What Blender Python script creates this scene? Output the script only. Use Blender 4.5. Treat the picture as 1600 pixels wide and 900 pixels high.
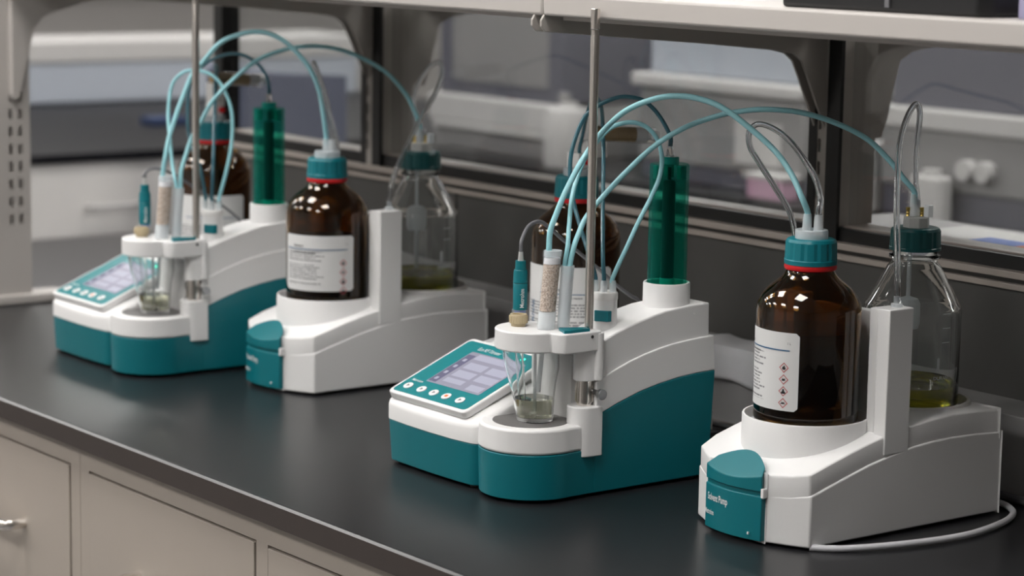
import bpy, math, random
from mathutils import Vector, Matrix

random.seed(7)
for o in list(bpy.data.objects):
    bpy.data.objects.remove(o)
SC = bpy.context.scene
COL = SC.collection
rad = math.radians

# ------------------------------------------------------------------ camera
FPX = 3758.5                                   # focal length in pixels of a 1600 px wide frame
YAW, PITCH, ROLL, CAMZ = -0.920587, 0.154311, 0.016560, 0.573
_f = Vector((math.sin(YAW) * math.cos(PITCH), math.cos(YAW) * math.cos(PITCH), -math.sin(PITCH)))
_r0 = Vector((math.cos(YAW), -math.sin(YAW), 0))
_u0 = _r0.cross(_f)
_r = math.cos(ROLL) * _r0 + math.sin(ROLL) * _u0
_u = -math.sin(ROLL) * _r0 + math.cos(ROLL) * _u0
CAMP = Vector((0, 0, CAMZ))
cam = bpy.data.cameras.new('camera')
cam.sensor_width = 36.0
cam.lens = FPX / 1600 * 36.0
cam.clip_start = 0.05
cam.clip_end = 60
cam.dof.use_dof = True
cam.dof.focus_distance = 2.33
cam.dof.aperture_fstop = 5.6
camo = bpy.data.objects.new('camera', cam)
COL.objects.link(camo)
camo.matrix_world = Matrix(((_r.x, _u.x, -_f.x, CAMP.x), (_r.y, _u.y, -_f.y, CAMP.y), (_r.z, _u.z, -_f.z, CAMP.z), (0, 0, 0, 1)))
SC.camera = camo

# ------------------------------------------------------------------ world, exposure
w = bpy.data.worlds.new('world')
SC.world = w
w.use_nodes = True
w.node_tree.nodes['Background'].inputs[0].default_value = (0.95, 0.97, 1.0, 1)
w.node_tree.nodes['Background'].inputs[1].default_value = 0.0
SC.view_settings.view_transform = 'Standard'
SC.view_settings.look = 'None'
SC.view_settings.exposure = 0.0
SC.view_settings.gamma = 1.0
SC.view_settings.use_curve_mapping = False
LIGHT_POWER = 23.0


# ------------------------------------------------------------------ helpers
def px(x, y, depth):
    """point (mm) seen at a pixel of the 1600x900 frame, at a camera depth in mm"""
    d = _f + (x - 800) / FPX * _r - (y - 450) / FPX * _u
    return (CAMP * 1000 + d * depth)


def tag(o, label, cat, group=None):
    o['label'] = label
    o['category'] = cat
    if group:
        o['group'] = group
    return o


def empty(name, loc):
    o = bpy.data.objects.new(name, None)
    COL.objects.link(o)
    o.location = Vector(loc) * 0.001
    return o


def thing(name, loc, label, cat, group=None):
    return tag(empty(name, loc), label, cat, group)


class MB:
    def __init__(s):
        s.v, s.f = [], []
        s.uv = None

    def add(s, vs, fs):
        b = len(s.v)
        s.v += [tuple(p) for p in vs]
        s.f += [tuple(i + b for i in q) for q in fs]
        return s

    def box(s, x0, x1, y0, y1, z0, z1):
        v = [(x0, y0, z0), (x1, y0, z0), (x1, y1, z0), (x0, y1, z0), (x0, y0, z1), (x1, y0, z1), (x1, y1, z1), (x0, y1, z1)]
        return s.add(v, [(3, 2, 1, 0), (4, 5, 6, 7), (0, 1, 5, 4), (1, 2, 6, 5), (2, 3, 7, 6), (3, 0, 4, 7)])

    def prism(s, pts, z0, z1, shrink=None):
        """plan polygon (counter-clockwise) between two heights"""
        n = len(pts)
        top = pts if shrink is None else shrink
        v = [(p[0], p[1], z0) for p in pts] + [(p[0], p[1], z1) for p in top]
        fs = [tuple(range(n - 1, -1, -1)), tuple(range(n, 2 * n))]
        fs += [(i, (i + 1) % n, n + (i + 1) % n, n + i) for i in range(n)]
        return s.add(v, fs)

    def prism_x(s, pts, x0, x1):
        """(y, z) polygon counter-clockwise seen from +x, swept along x"""
        n = len(pts)
        v = [(x0, p[0], p[1]) for p in pts] + [(x1, p[0], p[1]) for p in pts]
        fs = [tuple(range(n - 1, -1, -1)), tuple(range(n, 2 * n))]
        fs += [(i, (i + 1) % n, n + (i + 1) % n, n + i) for i in range(n)]
        return s.add(v, fs)

    def lathe(s, prof, cx, cy, seg=48, shear=(0, 0), zref=0, sides=None, a0=0.0):
        """prof: (radius, z) list bottom to top (outer wall first); ends with r=0 close"""
        vs, rings = [], []
        for r_, z in prof:
            ox, oy = cx + shear[0] * (z - zref), cy + shear[1] * (z - zref)
            if r_ <= 1e-6:
                rings.append([len(vs)])
                vs.append((ox, oy, z))
            else:
                rings.append(list(range(len(vs), len(vs) + seg)))
                for k in range(seg):
                    a = a0 + 2 * math.pi * k / seg
                    vs.append((ox + r_ * math.cos(a), oy + r_ * math.sin(a), z))
        fs = []
        for A, B in zip(rings, rings[1:]):
            for k in range(seg):
                k2 = (k + 1) % seg
                if len(A) == 1 and len(B) == 1:
                    continue
                if len(A) == 1:
                    fs.append((A[0], B[k2], B[k]))
                elif len(B) == 1:
                    fs.append((A[k], A[k2], B[0]))
                else:
                    fs.append((A[k], A[k2], B[k2], B[k]))
        return s.add(vs, fs)

    def tube(s, pts, r_, seg=12, caps=True, inner=None):
        P = [Vector(p) for p in pts]
        n = len(P)
        T = [(P[min(i + 1, n - 1)] - P[max(i - 1, 0)]).normalized() for i in range(n)]
        ref = Vector((0, 0, 1)) if abs(T[0].z) < 0.9 else Vector((1, 0, 0))
        N = (ref - T[0] * ref.dot(T[0])).normalized()
        for rr, flip in ((r_, False),) + (((inner, True),) if inner else ()):
            vs = []
            Nn = N.copy()
            for i in range(n):
                Nn = (Nn - T[i] * Nn.dot(T[i])).normalized()
                B = T[i].cross(Nn)
                for k in range(seg):
                    a = 2 * math.pi * k / seg
                    vs.append(P[i] + rr * (math.cos(a) * Nn + math.sin(a) * B))
            fs = []
            for i in range(n - 1):
                for k in range(seg):
                    k2 = (k + 1) % seg
                    q = (i * seg + k, i * seg + k2, (i + 1) * seg + k2, (i + 1) * seg + k)
                    fs.append(q[::-1] if flip else q)
            if caps and not inner:
                fs.append(tuple(range(seg - 1, -1, -1)))
                fs.append(tuple(range((n - 1) * seg, n * seg)))
            s.add(vs, fs)
        if inner:
            b = len(s.v) - 2 * n * seg
            for k in range(seg):
                k2 = (k + 1) % seg
                s.f.append((b + k2, b + k, b + n * seg + k, b + n * seg + k2))
                e = (n - 1) * seg
                s.f.append((b + e + k, b + e + k2, b + n * seg + e + k2, b + n * seg + e + k))
        return s

    def build(s, name, mat, parent=None, bevel=0, segs=3, angle=35, label=None, smooth=True):
        me = bpy.data.meshes.new(name)
        o = bpy.data.objects.new(name, me)
        COL.objects.link(o)
        L = Vector((0, 0, 0))
        p = parent
        while p is not None:
            L += p.location
            p = p.parent
        me.from_pydata([tuple(Vector(q) * 0.001 - L) for q in s.v], [], s.f)
        me.validate()
        me.update()
        if s.uv:
            ul = me.uv_layers.new(name='UVMap')
            for poly in me.polygons:
                for li in poly.loop_indices:
                    ul.data[li].uv = s.uv[me.loops[li].vertex_index]
        me.materials.append(M[mat] if isinstance(mat, str) else mat)
        if smooth:
            me.shade_smooth()
            me.set_sharp_from_angle(angle=rad(angle))
        if bevel:
            bm = o.modifiers.new('bevel', 'BEVEL')
            bm.width = bevel * 0.001
            bm.segments = segs
            bm.limit_method = 'ANGLE'
            bm.angle_limit = rad(28)
        o.parent = parent
        if label:
            o['label'] = label
        return o


def solid(name, mb, mat, label, cat, group=None, bevel=0, segs=3):
    """a thing that is one mesh: origin moved to its base centre"""
    xs = [p[0] for p in mb.v]; ys = [p[1] for p in mb.v]; zs = [p[2] for p in mb.v]
    c = Vector(((min(xs) + max(xs)) / 2, (min(ys) + max(ys)) / 2, min(zs)))
    mb.v = [tuple(Vector(p) - c) for p in mb.v]
    o = mb.build(name, mat, None, bevel, segs)
    o.location = c * 0.001
    if cat:
        tag(o, label, cat, group)
    return o


def struct(name, mb, mat, bevel=0, label=None):
    o = mb.build(name, mat, None, bevel)
    o['kind'] = 'structure'
    if label:
        o['label'] = label
    return o


def copy_tree(o, parent=None):
    c = o.copy()
    COL.objects.link(c)
    c.parent = parent
    for ch in list(o.children):
        copy_tree(ch, c)
    return c


def arc(cx, cy, r_, a0, a1, n):
    return [(cx + r_ * math.cos(rad(a0 + (a1 - a0) * k / n)), cy + r_ * math.sin(rad(a0 + (a1 - a0) * k / n))) for k in range(n + 1)]


def rrect(x0, x1, y0, y1, r_, n=6, rr=None):
    """rounded rectangle, counter-clockwise; rr = radii of corners (x0y0, x1y0, x1y1, x0y1)"""
    q = rr or (r_,) * 4
    p = []
    for (cx, cy, a, r1) in ((x0 + q[0], y0 + q[0], 180, q[0]), (x1 - q[1], y0 + q[1], 270, q[1]), (x1 - q[2], y1 - q[2], 0, q[2]), (x0 + q[3], y1 - q[3], 90, q[3])):
        p += arc(cx, cy, r1, a, a + 90, n) if r1 > 0.01 else [(cx, cy)]
    return p


def spline(pts, per=8):
    P = [Vector(p) for p in pts]
    P = [P[0] * 2 - P[1]] + P + [P[-1] * 2 - P[-2]]
    out = []
    for i in range(1, len(P) - 2):
        a, b, c, d = P[i - 1], P[i], P[i + 1], P[i + 2]
        for k in range(per):
            t = k / per
            out.append(0.5 * ((2 * b) + (c - a) * t + (2 * a - 5 * b + 4 * c - d) * t * t + (3 * b - a - 3 * c + d) * t ** 3))
    out.append(P[-2])
    return out


def interp(keys, t):
    for (t0, v0), (t1, v1) in zip(keys, keys[1:]):
        if t <= t1:
            return v0 + (v1 - v0) * (t - t0) / (t1 - t0)
    return keys[-1][1]


def slotted_plate(m, x0, x1, y0, y1, z0, z1, axis, cols, zs):
    """plate with real openings: cols are slot ranges across it, zs are slot ranges in height"""
    lo, hi = (x0, x1) if axis == 'x' else (y0, y1)

    def bx(a, b, c, d):
        m.box(*((a, b, y0, y1) if axis == 'x' else (x0, x1, a, b)), c, d)
    e = lo
    for a, b in cols:
        bx(e, a, z0, z1)
        zz = z0
        for c, d in zs:
            bx(a, b, zz, c)
            zz = d
        bx(a, b, zz, z1)
        e = b
    bx(e, hi, z0, z1)
    return m


def cut(o, cutters):
    """cut cylinders out of a mesh part for good"""
    for c in cutters:
        md = o.modifiers.new('cut', 'BOOLEAN')
        md.operation = 'DIFFERENCE'
        md.solver = 'EXACT'
        md.object = c
    bpy.context.view_layer.update()
    me = bpy.data.meshes.new_from_object(o.evaluated_get(bpy.context.evaluated_depsgraph_get()))
    o.modifiers.clear()
    o.data = me
    me.shade_smooth()
    me.set_sharp_from_angle(angle=rad(28))
    for c in cutters:
        bpy.data.objects.remove(c)


# ------------------------------------------------------------------ materials
M = {}


def mat(name, col, rough=0.45, metal=0.0, trans=0.0, ior=1.45, emit=0.0, noise=0.0, nscale=200.0, bump=0.0, spec=0.5, alpha=1.0, coat=0.0):
    m = bpy.data.materials.new(name)
    m.use_nodes = True
    nt = m.node_tree
    b = nt.nodes['Principled BSDF']
    b.inputs['Base Color'].default_value = (*col, 1)
    b.inputs['Roughness'].default_value = rough
    b.inputs['Metallic'].default_value = metal
    b.inputs['Transmission Weight'].default_value = trans
    b.inputs['IOR'].default_value = ior
    b.inputs['Specular IOR Level'].default_value = spec
    b.inputs['Alpha'].default_value = alpha
    b.inputs['Coat Weight'].default_value = coat
    if emit:
        b.inputs['Emission Color'].default_value = (*col, 1)
        b.inputs['Emission Strength'].default_value = emit
    if noise or bump:
        tc = nt.nodes.new('ShaderNodeTexCoord')
        nz = nt.nodes.new('ShaderNodeTexNoise')
        nz.inputs['Scale'].default_value = nscale
        nz.inputs['Detail'].default_value = 3
        nt.links.new(tc.outputs['Object'], nz.inputs['Vector'])
        if noise:
            mx = nt.nodes.new('ShaderNodeMix')
            mx.data_type = 'RGBA'
            mx.inputs['A'].default_value = (*[c * (1 - noise) for c in col], 1)
            mx.inputs['B'].default_value = (*[min(1, c * (1 + noise)) for c in col], 1)
            nt.links.new(nz.outputs['Fac'], mx.inputs['Factor'])
            nt.links.new(mx.outputs['Result'], b.inputs['Base Color'])
        if bump:
            bp = nt.nodes.new('ShaderNodeBump')
            bp.inputs['Strength'].default_value = bump
            bp.inputs['Distance'].default_value = 0.0005
            nt.links.new(nz.outputs['Fac'], bp.inputs['Height'])
            nt.links.new(bp.outputs['Normal'], b.inputs['Normal'])
    M[name] = m
    return m


mat('white_plastic', (0.765, 0.76, 0.757), 0.42, noise=0.02, bump=0.06, nscale=900)
mat('cream_plastic', (0.72, 0.71, 0.695), 0.45, noise=0.02, nscale=700)
mat('teal_plastic', (0.001, 0.148, 0.178), 0.38, noise=0.04, bump=0.05, nscale=900)
mat('teal_cap', (0.001, 0.155, 0.19), 0.4, noise=0.04, nscale=500)
mat('dark_teal_cap', (0.001, 0.062, 0.066), 0.35, noise=0.04, nscale=500)
mat('teal_film', (0.012, 0.20, 0.22), 0.35, noise=0.03, nscale=300)
mat('grey_disc', (0.13, 0.125, 0.122), 0.6, noise=0.05, nscale=400)
mat('steel', (0.74, 0.70, 0.66), 0.22, metal=1.0, noise=0.05, nscale=300)
mat('dark_steel', (0.30, 0.31, 0.32), 0.3, metal=1.0, noise=0.05, nscale=300)
mat('brass', (0.55, 0.40, 0.12), 0.3, metal=1.0, noise=0.05, nscale=400)
mat('beige_knob', (0.47, 0.39, 0.25), 0.5, noise=0.05, nscale=400)
mat('amber_glass', (0.29, 0.145, 0.032), 0.03, trans=1.0, ior=1.48)
mat('amber_liquid', (0.035, 0.012, 0.004), 0.12, noise=0.1, nscale=60)
mat('clear_glass', (0.97, 0.985, 0.98), 0.0, trans=1.0, ior=1.45)
mat('clear_tube', (0.90, 0.92, 0.94), 0.05, trans=1.0, ior=1.38)
mat('frosted', (0.80, 0.85, 0.88), 0.35, alpha=0.5, noise=0.02, nscale=300)
mat('frosted_dull', (0.62, 0.62, 0.60), 0.4, trans=0.35, ior=1.4, noise=0.03, nscale=300)
mat('black_plastic', (0.012, 0.012, 0.013), 0.4, noise=0.1, nscale=300)
mat('blue_tubing', (0.35, 0.69, 0.75), 0.28, trans=0.2, ior=1.38, noise=0.03, nscale=300)
mat('smoke_tubing', (0.07, 0.20, 0.25), 0.2, trans=0.45, ior=1.38, noise=0.05, nscale=300)
mat('grey_cable', (0.14, 0.14, 0.15), 0.45, noise=0.05, nscale=300)
mat('white_cable', (0.60, 0.60, 0.63), 0.4, noise=0.03, nscale=300)
mat('red_ring', (0.60, 0.012, 0.015), 0.4, noise=0.05, nscale=300)
mat('print_white', (0.70, 0.74, 0.75), 0.5, noise=0.03, nscale=300)
mat('print_black', (0.02, 0.02, 0.022), 0.5, noise=0.05, nscale=300)
mat('print_red', (0.45, 0.05, 0.06), 0.5, noise=0.05, nscale=300)
mat('print_blue', (0.02, 0.10, 0.22), 0.5, noise=0.05, nscale=300)
mat('orange_print', (0.8, 0.17, 0.03), 0.4, noise=0.03, nscale=300)
mat('screen', (0.27, 0.27, 0.34), 0.25, emit=0.08)
mat('screen_tile', (0.36, 0.365, 0.46), 0.25, emit=0.10)
mat('screen_dark', (0.13, 0.13, 0.20), 0.25, emit=0.1)
mat('green_led', (0.05, 0.9, 0.55), 0.3, emit=2.5)
mat('pale_liquid', (0.80, 0.80, 0.62), 0.0, trans=1.0, ior=1.33)
mat('olive_liquid', (0.50, 0.45, 0.03), 0.0, trans=1.0, ior=1.33)
mat('bench_top', (0.013, 0.013, 0.0145), 0.30, noise=0.12, nscale=40, bump=0.04, spec=0.45)
mat('bench_edge', (0.040, 0.030, 0.026), 0.5, noise=0.08, nscale=60)
mat('cabinet', (0.37, 0.325, 0.28), 0.45, noise=0.015, nscale=30)
mat('shelf_paint', (0.49, 0.46, 0.435), 0.4, noise=0.015, nscale=60)
mat('post_paint', (0.42, 0.39, 0.36), 0.45, noise=0.03, nscale=60)
mat('rail_paint', (0.42, 0.37, 0.33), 0.35, noise=0.03, nscale=80)
mat('panel_grey', (0.080, 0.077, 0.073), 0.5, noise=0.05, nscale=60)
mat('curb_grey', (0.38, 0.375, 0.375), 0.5, noise=0.05, nscale=60)
mat('black_trim', (0.008, 0.008, 0.008), 0.4, noise=0.1, nscale=60)
mat('cloth_white', (0.84, 0.84, 0.87), 0.9, noise=0.03, nscale=60, bump=0.3)
mat('floor_vinyl', (0.17, 0.17, 0.175), 0.35, noise=0.06, nscale=12)
mat('wall_paint', (0.52, 0.50, 0.48), 0.8, noise=0.02, nscale=10)
mat('ceiling_tile', (0.75, 0.75, 0.74), 0.9, noise=0.03, nscale=40)
mat('drawer_white', (0.60, 0.585, 0.565), 0.5, noise=0.03, nscale=20)
mat('far_worktop', (0.006, 0.006, 0.008), 0.5, noise=0.1, nscale=20, spec=0.15)
mat('instrument_white', (0.46, 0.45, 0.44), 0.5, noise=0.03, nscale=20)
mat('instrument_grey', (0.22, 0.215, 0.215), 0.5, noise=0.04, nscale=20)
mat('instrument_slate', (0.10, 0.10, 0.125), 0.5, noise=0.05, nscale=20)
mat('instrument_pale_blue', (0.36, 0.39, 0.44), 0.5, noise=0.03, nscale=20)
mat('chair_blue', (0.075, 0.085, 0.13), 0.8, noise=0.08, nscale=20)
mat('pink_plastic', (0.50, 0.31, 0.41), 0.5, noise=0.05, nscale=20)
mat('glove_blue', (0.010, 0.025, 0.075), 0.7, noise=0.08, nscale=20)
mat('paper_blue', (0.14, 0.22, 0.55), 0.7, noise=0.08, nscale=20)
mat('paper_orange', (0.70, 0.22, 0.10), 0.7, noise=0.08, nscale=20)
mat('lavender_card', (0.33, 0.31, 0.46), 0.6, noise=0.04, nscale=20)
mat('cork_granules', (0.36, 0.25, 0.13), 0.8, noise=0.45, nscale=900, bump=0.6)


def pane_mat():
    m = bpy.data.materials.new('glass_pane')
    m.use_nodes = True
    nt = m.node_tree
    for n in list(nt.nodes):
        if n.type != 'OUTPUT_MATERIAL':
            nt.nodes.remove(n)
    out = [n for n in nt.nodes if n.type == 'OUTPUT_MATERIAL'][0]
    lw = nt.nodes.new('ShaderNodeLayerWeight'); lw.inputs['Blend'].default_value = 0.5
    pw = nt.nodes.new('ShaderNodeMath'); pw.operation = 'POWER'; pw.inputs[1].default_value = 5.0
    fr = nt.nodes.new('ShaderNodeMath'); fr.operation = 'MULTIPLY_ADD'; fr.inputs[1].default_value = 0.95; fr.inputs[2].default_value = 0.05
    nt.links.new(lw.outputs['Facing'], pw.inputs[0]); nt.links.new(pw.outputs[0], fr.inputs[0])
    tr = nt.nodes.new('ShaderNodeBsdfTransparent'); tr.inputs['Color'].default_value = (0.90, 0.91, 0.91, 1)
    gl = nt.nodes.new('ShaderNodeBsdfGlossy'); gl.inputs['Roughness'].default_value = 0.01
    mx = nt.nodes.new('ShaderNodeMixShader')
    nt.links.new(fr.outputs[0], mx.inputs[0]); nt.links.new(tr.outputs[0], mx.inputs[1]); nt.links.new(gl.outputs[0], mx.inputs[2])
    nt.links.new(mx.outputs[0], out.inputs[0])
    M['glass_pane'] = m


def bead_mat():
    m = mat('sieve_beads', (0.50, 0.42, 0.36), 0.7)
    nt = m.node_tree
    tc = nt.nodes.new('ShaderNodeTexCoord')
    vo = nt.nodes.new('ShaderNodeTexVoronoi'); vo.inputs['Scale'].default_value = 620
    rp = nt.nodes.new('ShaderNodeValToRGB')
    rp.color_ramp.elements[0].position = 0.25; rp.color_ramp.elements[0].color = (0.72, 0.56, 0.43, 1)
    rp.color_ramp.elements[1].position = 0.75; rp.color_ramp.elements[1].color = (0.33, 0.22, 0.14, 1)
    bp = nt.nodes.new('ShaderNodeBump'); bp.inputs['Strength'].default_value = 0.8; bp.inputs['Distance'].default_value = 0.001; bp.invert = True
    b = nt.nodes['Principled BSDF']
    nt.links.new(tc.outputs['Object'], vo.inputs['Vector'])
    nt.links.new(vo.outputs['Distance'], rp.inputs['Fac'])
    nt.links.new(rp.outputs['Color'], b.inputs['Base Color'])
    nt.links.new(vo.outputs['Distance'], bp.inputs['Height'])
    nt.links.new(bp.outputs['Normal'], b.inputs['Normal'])


def label_mat(name, lines, y_hi, y_lo, x_hi):
    """white paper whose UV carries rows of fine illegible small print"""
    m = mat(name, (0.66, 0.66, 0.655), 0.55)
    nt = m.node_tree
    b = nt.nodes['Principled BSDF']
    uv = nt.nodes.new('ShaderNodeUVMap')
    sep = nt.nodes.new('ShaderNodeSeparateXYZ')
    nt.links.new(uv.outputs[0], sep.inputs[0])

    def mth(op, a, bb, clamp=False):
        n = nt.nodes.new('ShaderNodeMath'); n.operation = op; n.use_clamp = clamp
        for i, q in enumerate((a, bb)):
            if isinstance(q, (int, float)):
                n.inputs[i].default_value = q
            else:
                nt.links.new(q, n.inputs[i])
        return n.outputs[0]
    U, V = sep.outputs['X'], sep.outputs['Y']
    row = mth('MULTIPLY', V, lines)
    fr = mth('FRACT', row, 0)
    on = mth('LESS_THAN', fr, 0.5)
    rid = mth('FLOOR', row, 0)
    # words: a noise stretched across the row, different for every row
    comb = nt.nodes.new('ShaderNodeCombineXYZ')
    nt.links.new(mth('MULTIPLY', U, 60), comb.inputs[0]); nt.links.new(mth('MULTIPLY', rid, 7.3), comb.inputs[1])
    nz = nt.nodes.new('ShaderNodeTexNoise'); nz.inputs['Scale'].default_value = 1.0; nz.inputs['Detail'].default_value = 2
    nt.links.new(comb.outputs[0], nz.inputs['Vector'])
    ink = mth('GREATER_THAN', nz.outputs['Fac'], 0.43)
    wn = nt.nodes.new('ShaderNodeTexWhiteNoise'); wn.noise_dimensions = '1D'
    nt.links.new(rid, wn.inputs['W'])
    ragged = mth('LESS_THAN', U, mth('ADD', mth('MULTIPLY', wn.outputs['Value'], 0.22), x_hi - 0.22))
    mask = mth('MULTIPLY', mth('MULTIPLY', on, ink), mth('MULTIPLY', ragged, mth('GREATER_THAN', U, 0.06)))
    mask = mth('MULTIPLY', mask, mth('MULTIPLY', mth('LESS_THAN', V, y_hi), mth('GREATER_THAN', V, y_lo)))
    gap = mth('GREATER_THAN', wn.outputs['Value'], 0.12)
    mask = mth('MULTIPLY', mask, gap)
    mx = nt.nodes.new('ShaderNodeMix'); mx.data_type = 'RGBA'
    mx.inputs['A'].default_value = (0.66, 0.66, 0.655, 1); mx.inputs['B'].default_value = (0.20, 0.20, 0.21, 1)
    nt.links.new(mask, mx.inputs['Factor'])
    nt.links.new(mx.outputs['Result'], b.inputs['Base Color'])


def green_mat():
    m = mat('green_acrylic', (0.012, 0.32, 0.27), 0.06, coat=0.3)
    nt = m.node_tree
    out = [n for n in nt.nodes if n.type == 'OUTPUT_MATERIAL'][0]
    tr = nt.nodes.new('ShaderNodeBsdfTransparent'); tr.inputs['Color'].default_value = (0.46, 0.87, 0.79, 1)
    lw = nt.nodes.new('ShaderNodeLayerWeight'); lw.inputs['Blend'].default_value = 0.5
    ma = nt.nodes.new('ShaderNodeMath'); ma.operation = 'MULTIPLY_ADD'; ma.inputs[1].default_value = 0.30; ma.inputs[2].default_value = 0.025
    mx = nt.nodes.new('ShaderNodeMixShader')
    nt.links.new(lw.outputs['Facing'], ma.inputs[0]); nt.links.new(ma.outputs[0], mx.inputs[0])
    nt.links.new(tr.outputs[0], mx.inputs[1]); nt.links.new(nt.nodes['Principled BSDF'].outputs[0], mx.inputs[2])
    nt.links.new(mx.outputs[0], out.inputs[0])


green_mat()
pane_mat()
bead_mat()
label_mat('solvent_label', 24, 0.72, 0.10, 0.62)
label_mat('titrant_label', 30, 0.62, 0.06, 0.86)


def text_verts(body, size, bold=0.0):
    cu = bpy.data.curves.new('lettering', 'FONT')
    cu.body = body
    cu.size = size
    cu.align_x = 'LEFT'
    cu.offset = bold
    cu.resolution_u = 3
    o = bpy.data.objects.new('lettering', cu)
    me = bpy.data.meshes.new_from_object(o)
    vs = [tuple(v.co) for v in me.vertices]
    fs = [tuple(p.vertices) for p in me.polygons]
    bpy.data.objects.remove(o)
    bpy.data.meshes.remove(me)
    bpy.data.curves.remove(cu)
    return vs, fs


def flat_text(body, size, origin, U, V, mat_name, parent, bold=0.0, name='lettering', squeeze=1.0):
    vs, fs = text_verts(body, size, bold)
    O, U, V = Vector(origin), Vector(U).normalized(), Vector(V).normalized()
    m = MB().add([O + U * v[0] * squeeze + V * v[1] for v in vs], fs)
    return m.build(name, mat_name, parent, smooth=False)


# ------------------------------------------------------------------ ceiling lamps
def ceiling_lamp(x, y, i):
    t = thing('ceiling_light_offscreen', (x, y, 1880), 'flat square LED panel set in the ceiling grid above the lab', 'ceiling light', 'LED ceiling panels')
    MB().box(x - 310, x + 310, y - 310, y + 310, 1885, 1899).build('frame', 'instrument_white', t)
    d = MB().box(x - 290, x + 290, y - 290, y + 290, 1880, 1886).build('diffuser', 'lamp_diffuser', t)


m = mat('lamp_diffuser', (1.0, 0.975, 0.945), 0.6, emit=LIGHT_POWER)
LAMPS = [(x, y) for y in (-1000, 3200, 5200) for x in (-7600, -5900, -4200, -2600, -1000)] + [(x, 700) for x in (-7740, -6160, -4580, -3000, -1420)]
for i, (x, y) in enumerate(LAMPS):
    ceiling_lamp(x, y, i)

# ------------------------------------------------------------------ room shell
struct('floor', MB().box(-10000, 3500, -3000, 7600, -960, -900), 'floor_vinyl')
struct('ceiling', MB().box(-10000, 3500, -3000, 7600, 1900, 1960), 'ceiling_tile')
struct('wall_left', MB().box(-10100, -10000, -3000, 7600, -900, 1900), 'wall_paint')
struct('wall_back', MB().box(-10000, 3500, 7600, 7700, -900, 1900), 'wall_paint')
struct('wall_right', MB().box(3500, 3600, -3000, 7600, -900, 1900), 'wall_paint')
struct('wall_front', MB().box(-10000, 3500, -3100, -3000, -900, 1900), 'wall_paint')

# ------------------------------------------------------------------ bench
BX0, BX1 = -3190, -600
t = thing('worktop', ((BX0 + BX1) / 2, 1530, -23.3), 'long black lab worktop with a brown-black front edge', 'worktop')
MB().box(BX0, BX1, 1206, 1902, -23.3, 0).build('slab', 'bench_top', t, bevel=2)
MB().box(BX0, BX1, 1202.2, 1206.4, -23.3, -2.0).build('edge_band', 'bench_edge', t)
MB().prism_x([(1202.2, -2.2), (1206.8, -2.2), (1206.8, 0.1), (1204.8, 0.1)], BX0, BX1).build('edge_chamfer', 'bench_top', t)

ycf = 1215


def drawer_unit(x0, x1, label, drawers, handle_z):
    t = thing('base_cabinet', ((x0 + x1) / 2, 1530, -900), label, 'cabinet')
    MB().box(x0, x1, ycf + 22, 1850, -900, -23.6).build('carcass', 'cabinet', t)
    # face frame
    f = MB().box(x0, x1, ycf, ycf + 22, -50, -23.6)
    for a, b in zip([x0] + [d[1] for d in drawers], [d[0] for d in drawers] + [x1]):
        f.box(a, b, ycf, ycf + 22, -900, -50)
    f.build('face_frame', 'cabinet', t)
    for a, b in drawers:
        for z1, z0 in ((-52.5, -300), (-303, -590), (-593, -895)):
            d = MB().box(a + 2.5, b - 2.5, ycf - 1.5, ycf + 18, z0, z1).build('drawer_front', 'cabinet', t, bevel=0.8)
            hx, hz = (a + b) / 2, z1 - 92
            h = MB().prism(rrect(hx - 62, hx + 62, ycf - 27, ycf - 1, 9, rr=(9, 9, 0, 0)), hz - 5, hz + 5)
            h = MB().tube([(hx - 62, ycf, hz), (hx - 62, ycf - 18, hz), (hx - 58, ycf - 25, hz), (hx - 50, ycf - 28, hz), (hx + 50, ycf - 28, hz), (hx + 58, ycf - 25, hz), (hx + 62, ycf - 18, hz), (hx + 62, ycf, hz)], 6.5, 10)
            h.build('handle', 'steel', d)


drawer_unit(-2394, -1620, 'taupe drawer cabinet under the worktop beneath the nearer titrator', [(-2373, -2013), (-1991, -1640)], 0)
drawer_unit(-3170, -2395, 'taupe drawer cabinet under the worktop at the slotted upright end', [(-3150, -2800), (-2779, -2417)], 0)
drawer_unit(-1619, -850, 'taupe drawer cabinet under the worktop below the pump with the pale cable', [(-1598, -1250), (-1230, -871)], 0)

# raceway at the back of the bench, panel, rails, glass, posts
YB = 1890
t = thing('cable_raceway', ((BX0 + BX1) / 2, 1845, 0), 'grey raceway box running along the back of the black worktop', 'raceway')
MB().box(BX0 + 10, BX1, 1826, 1893, 0, 86).build('body', 'curb_grey', t, bevel=1.5)
MB().box(BX0 + 10, BX1, 1824, 1827, 1, 4).build('lower_lip', 'steel', t)
t = thing('splash_panel', ((BX0 + BX1) / 2, 1855, 95), 'dark grey back panel in sections above the raceway', 'panel')
for a, b in ((-3231, -2617), (-2613, -1917), (-1913, -1200), (-1196, BX1)):
    MB().box(a, b, YB + 2, YB + 14, 84, 202).build('panel', 'panel_grey', t, bevel=1)
MB().box(-3231, BX1, YB - 3, YB + 10, 199.5, 206).build('lower_rail', 'rail_paint', t, bevel=0.8)
MB().box(-3231, BX1, YB + 2, YB + 12, 205, 213.5).build('rail_groove', 'panel_grey', t)
MB().box(-3231, BX1, YB - 8, YB + 12, 212, 219.5).build('upper_rail', 'rail_paint', t, bevel=0.8)
MB().box(-3231, BX1, YB + 3, YB + 16, 219, 234).build('gasket', 'black_trim', t)
MB().box(-3231, BX1, YB + 12, YB + 48, 229, 236).build('glass_sill', 'rail_paint', t, bevel=0.8)

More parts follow.
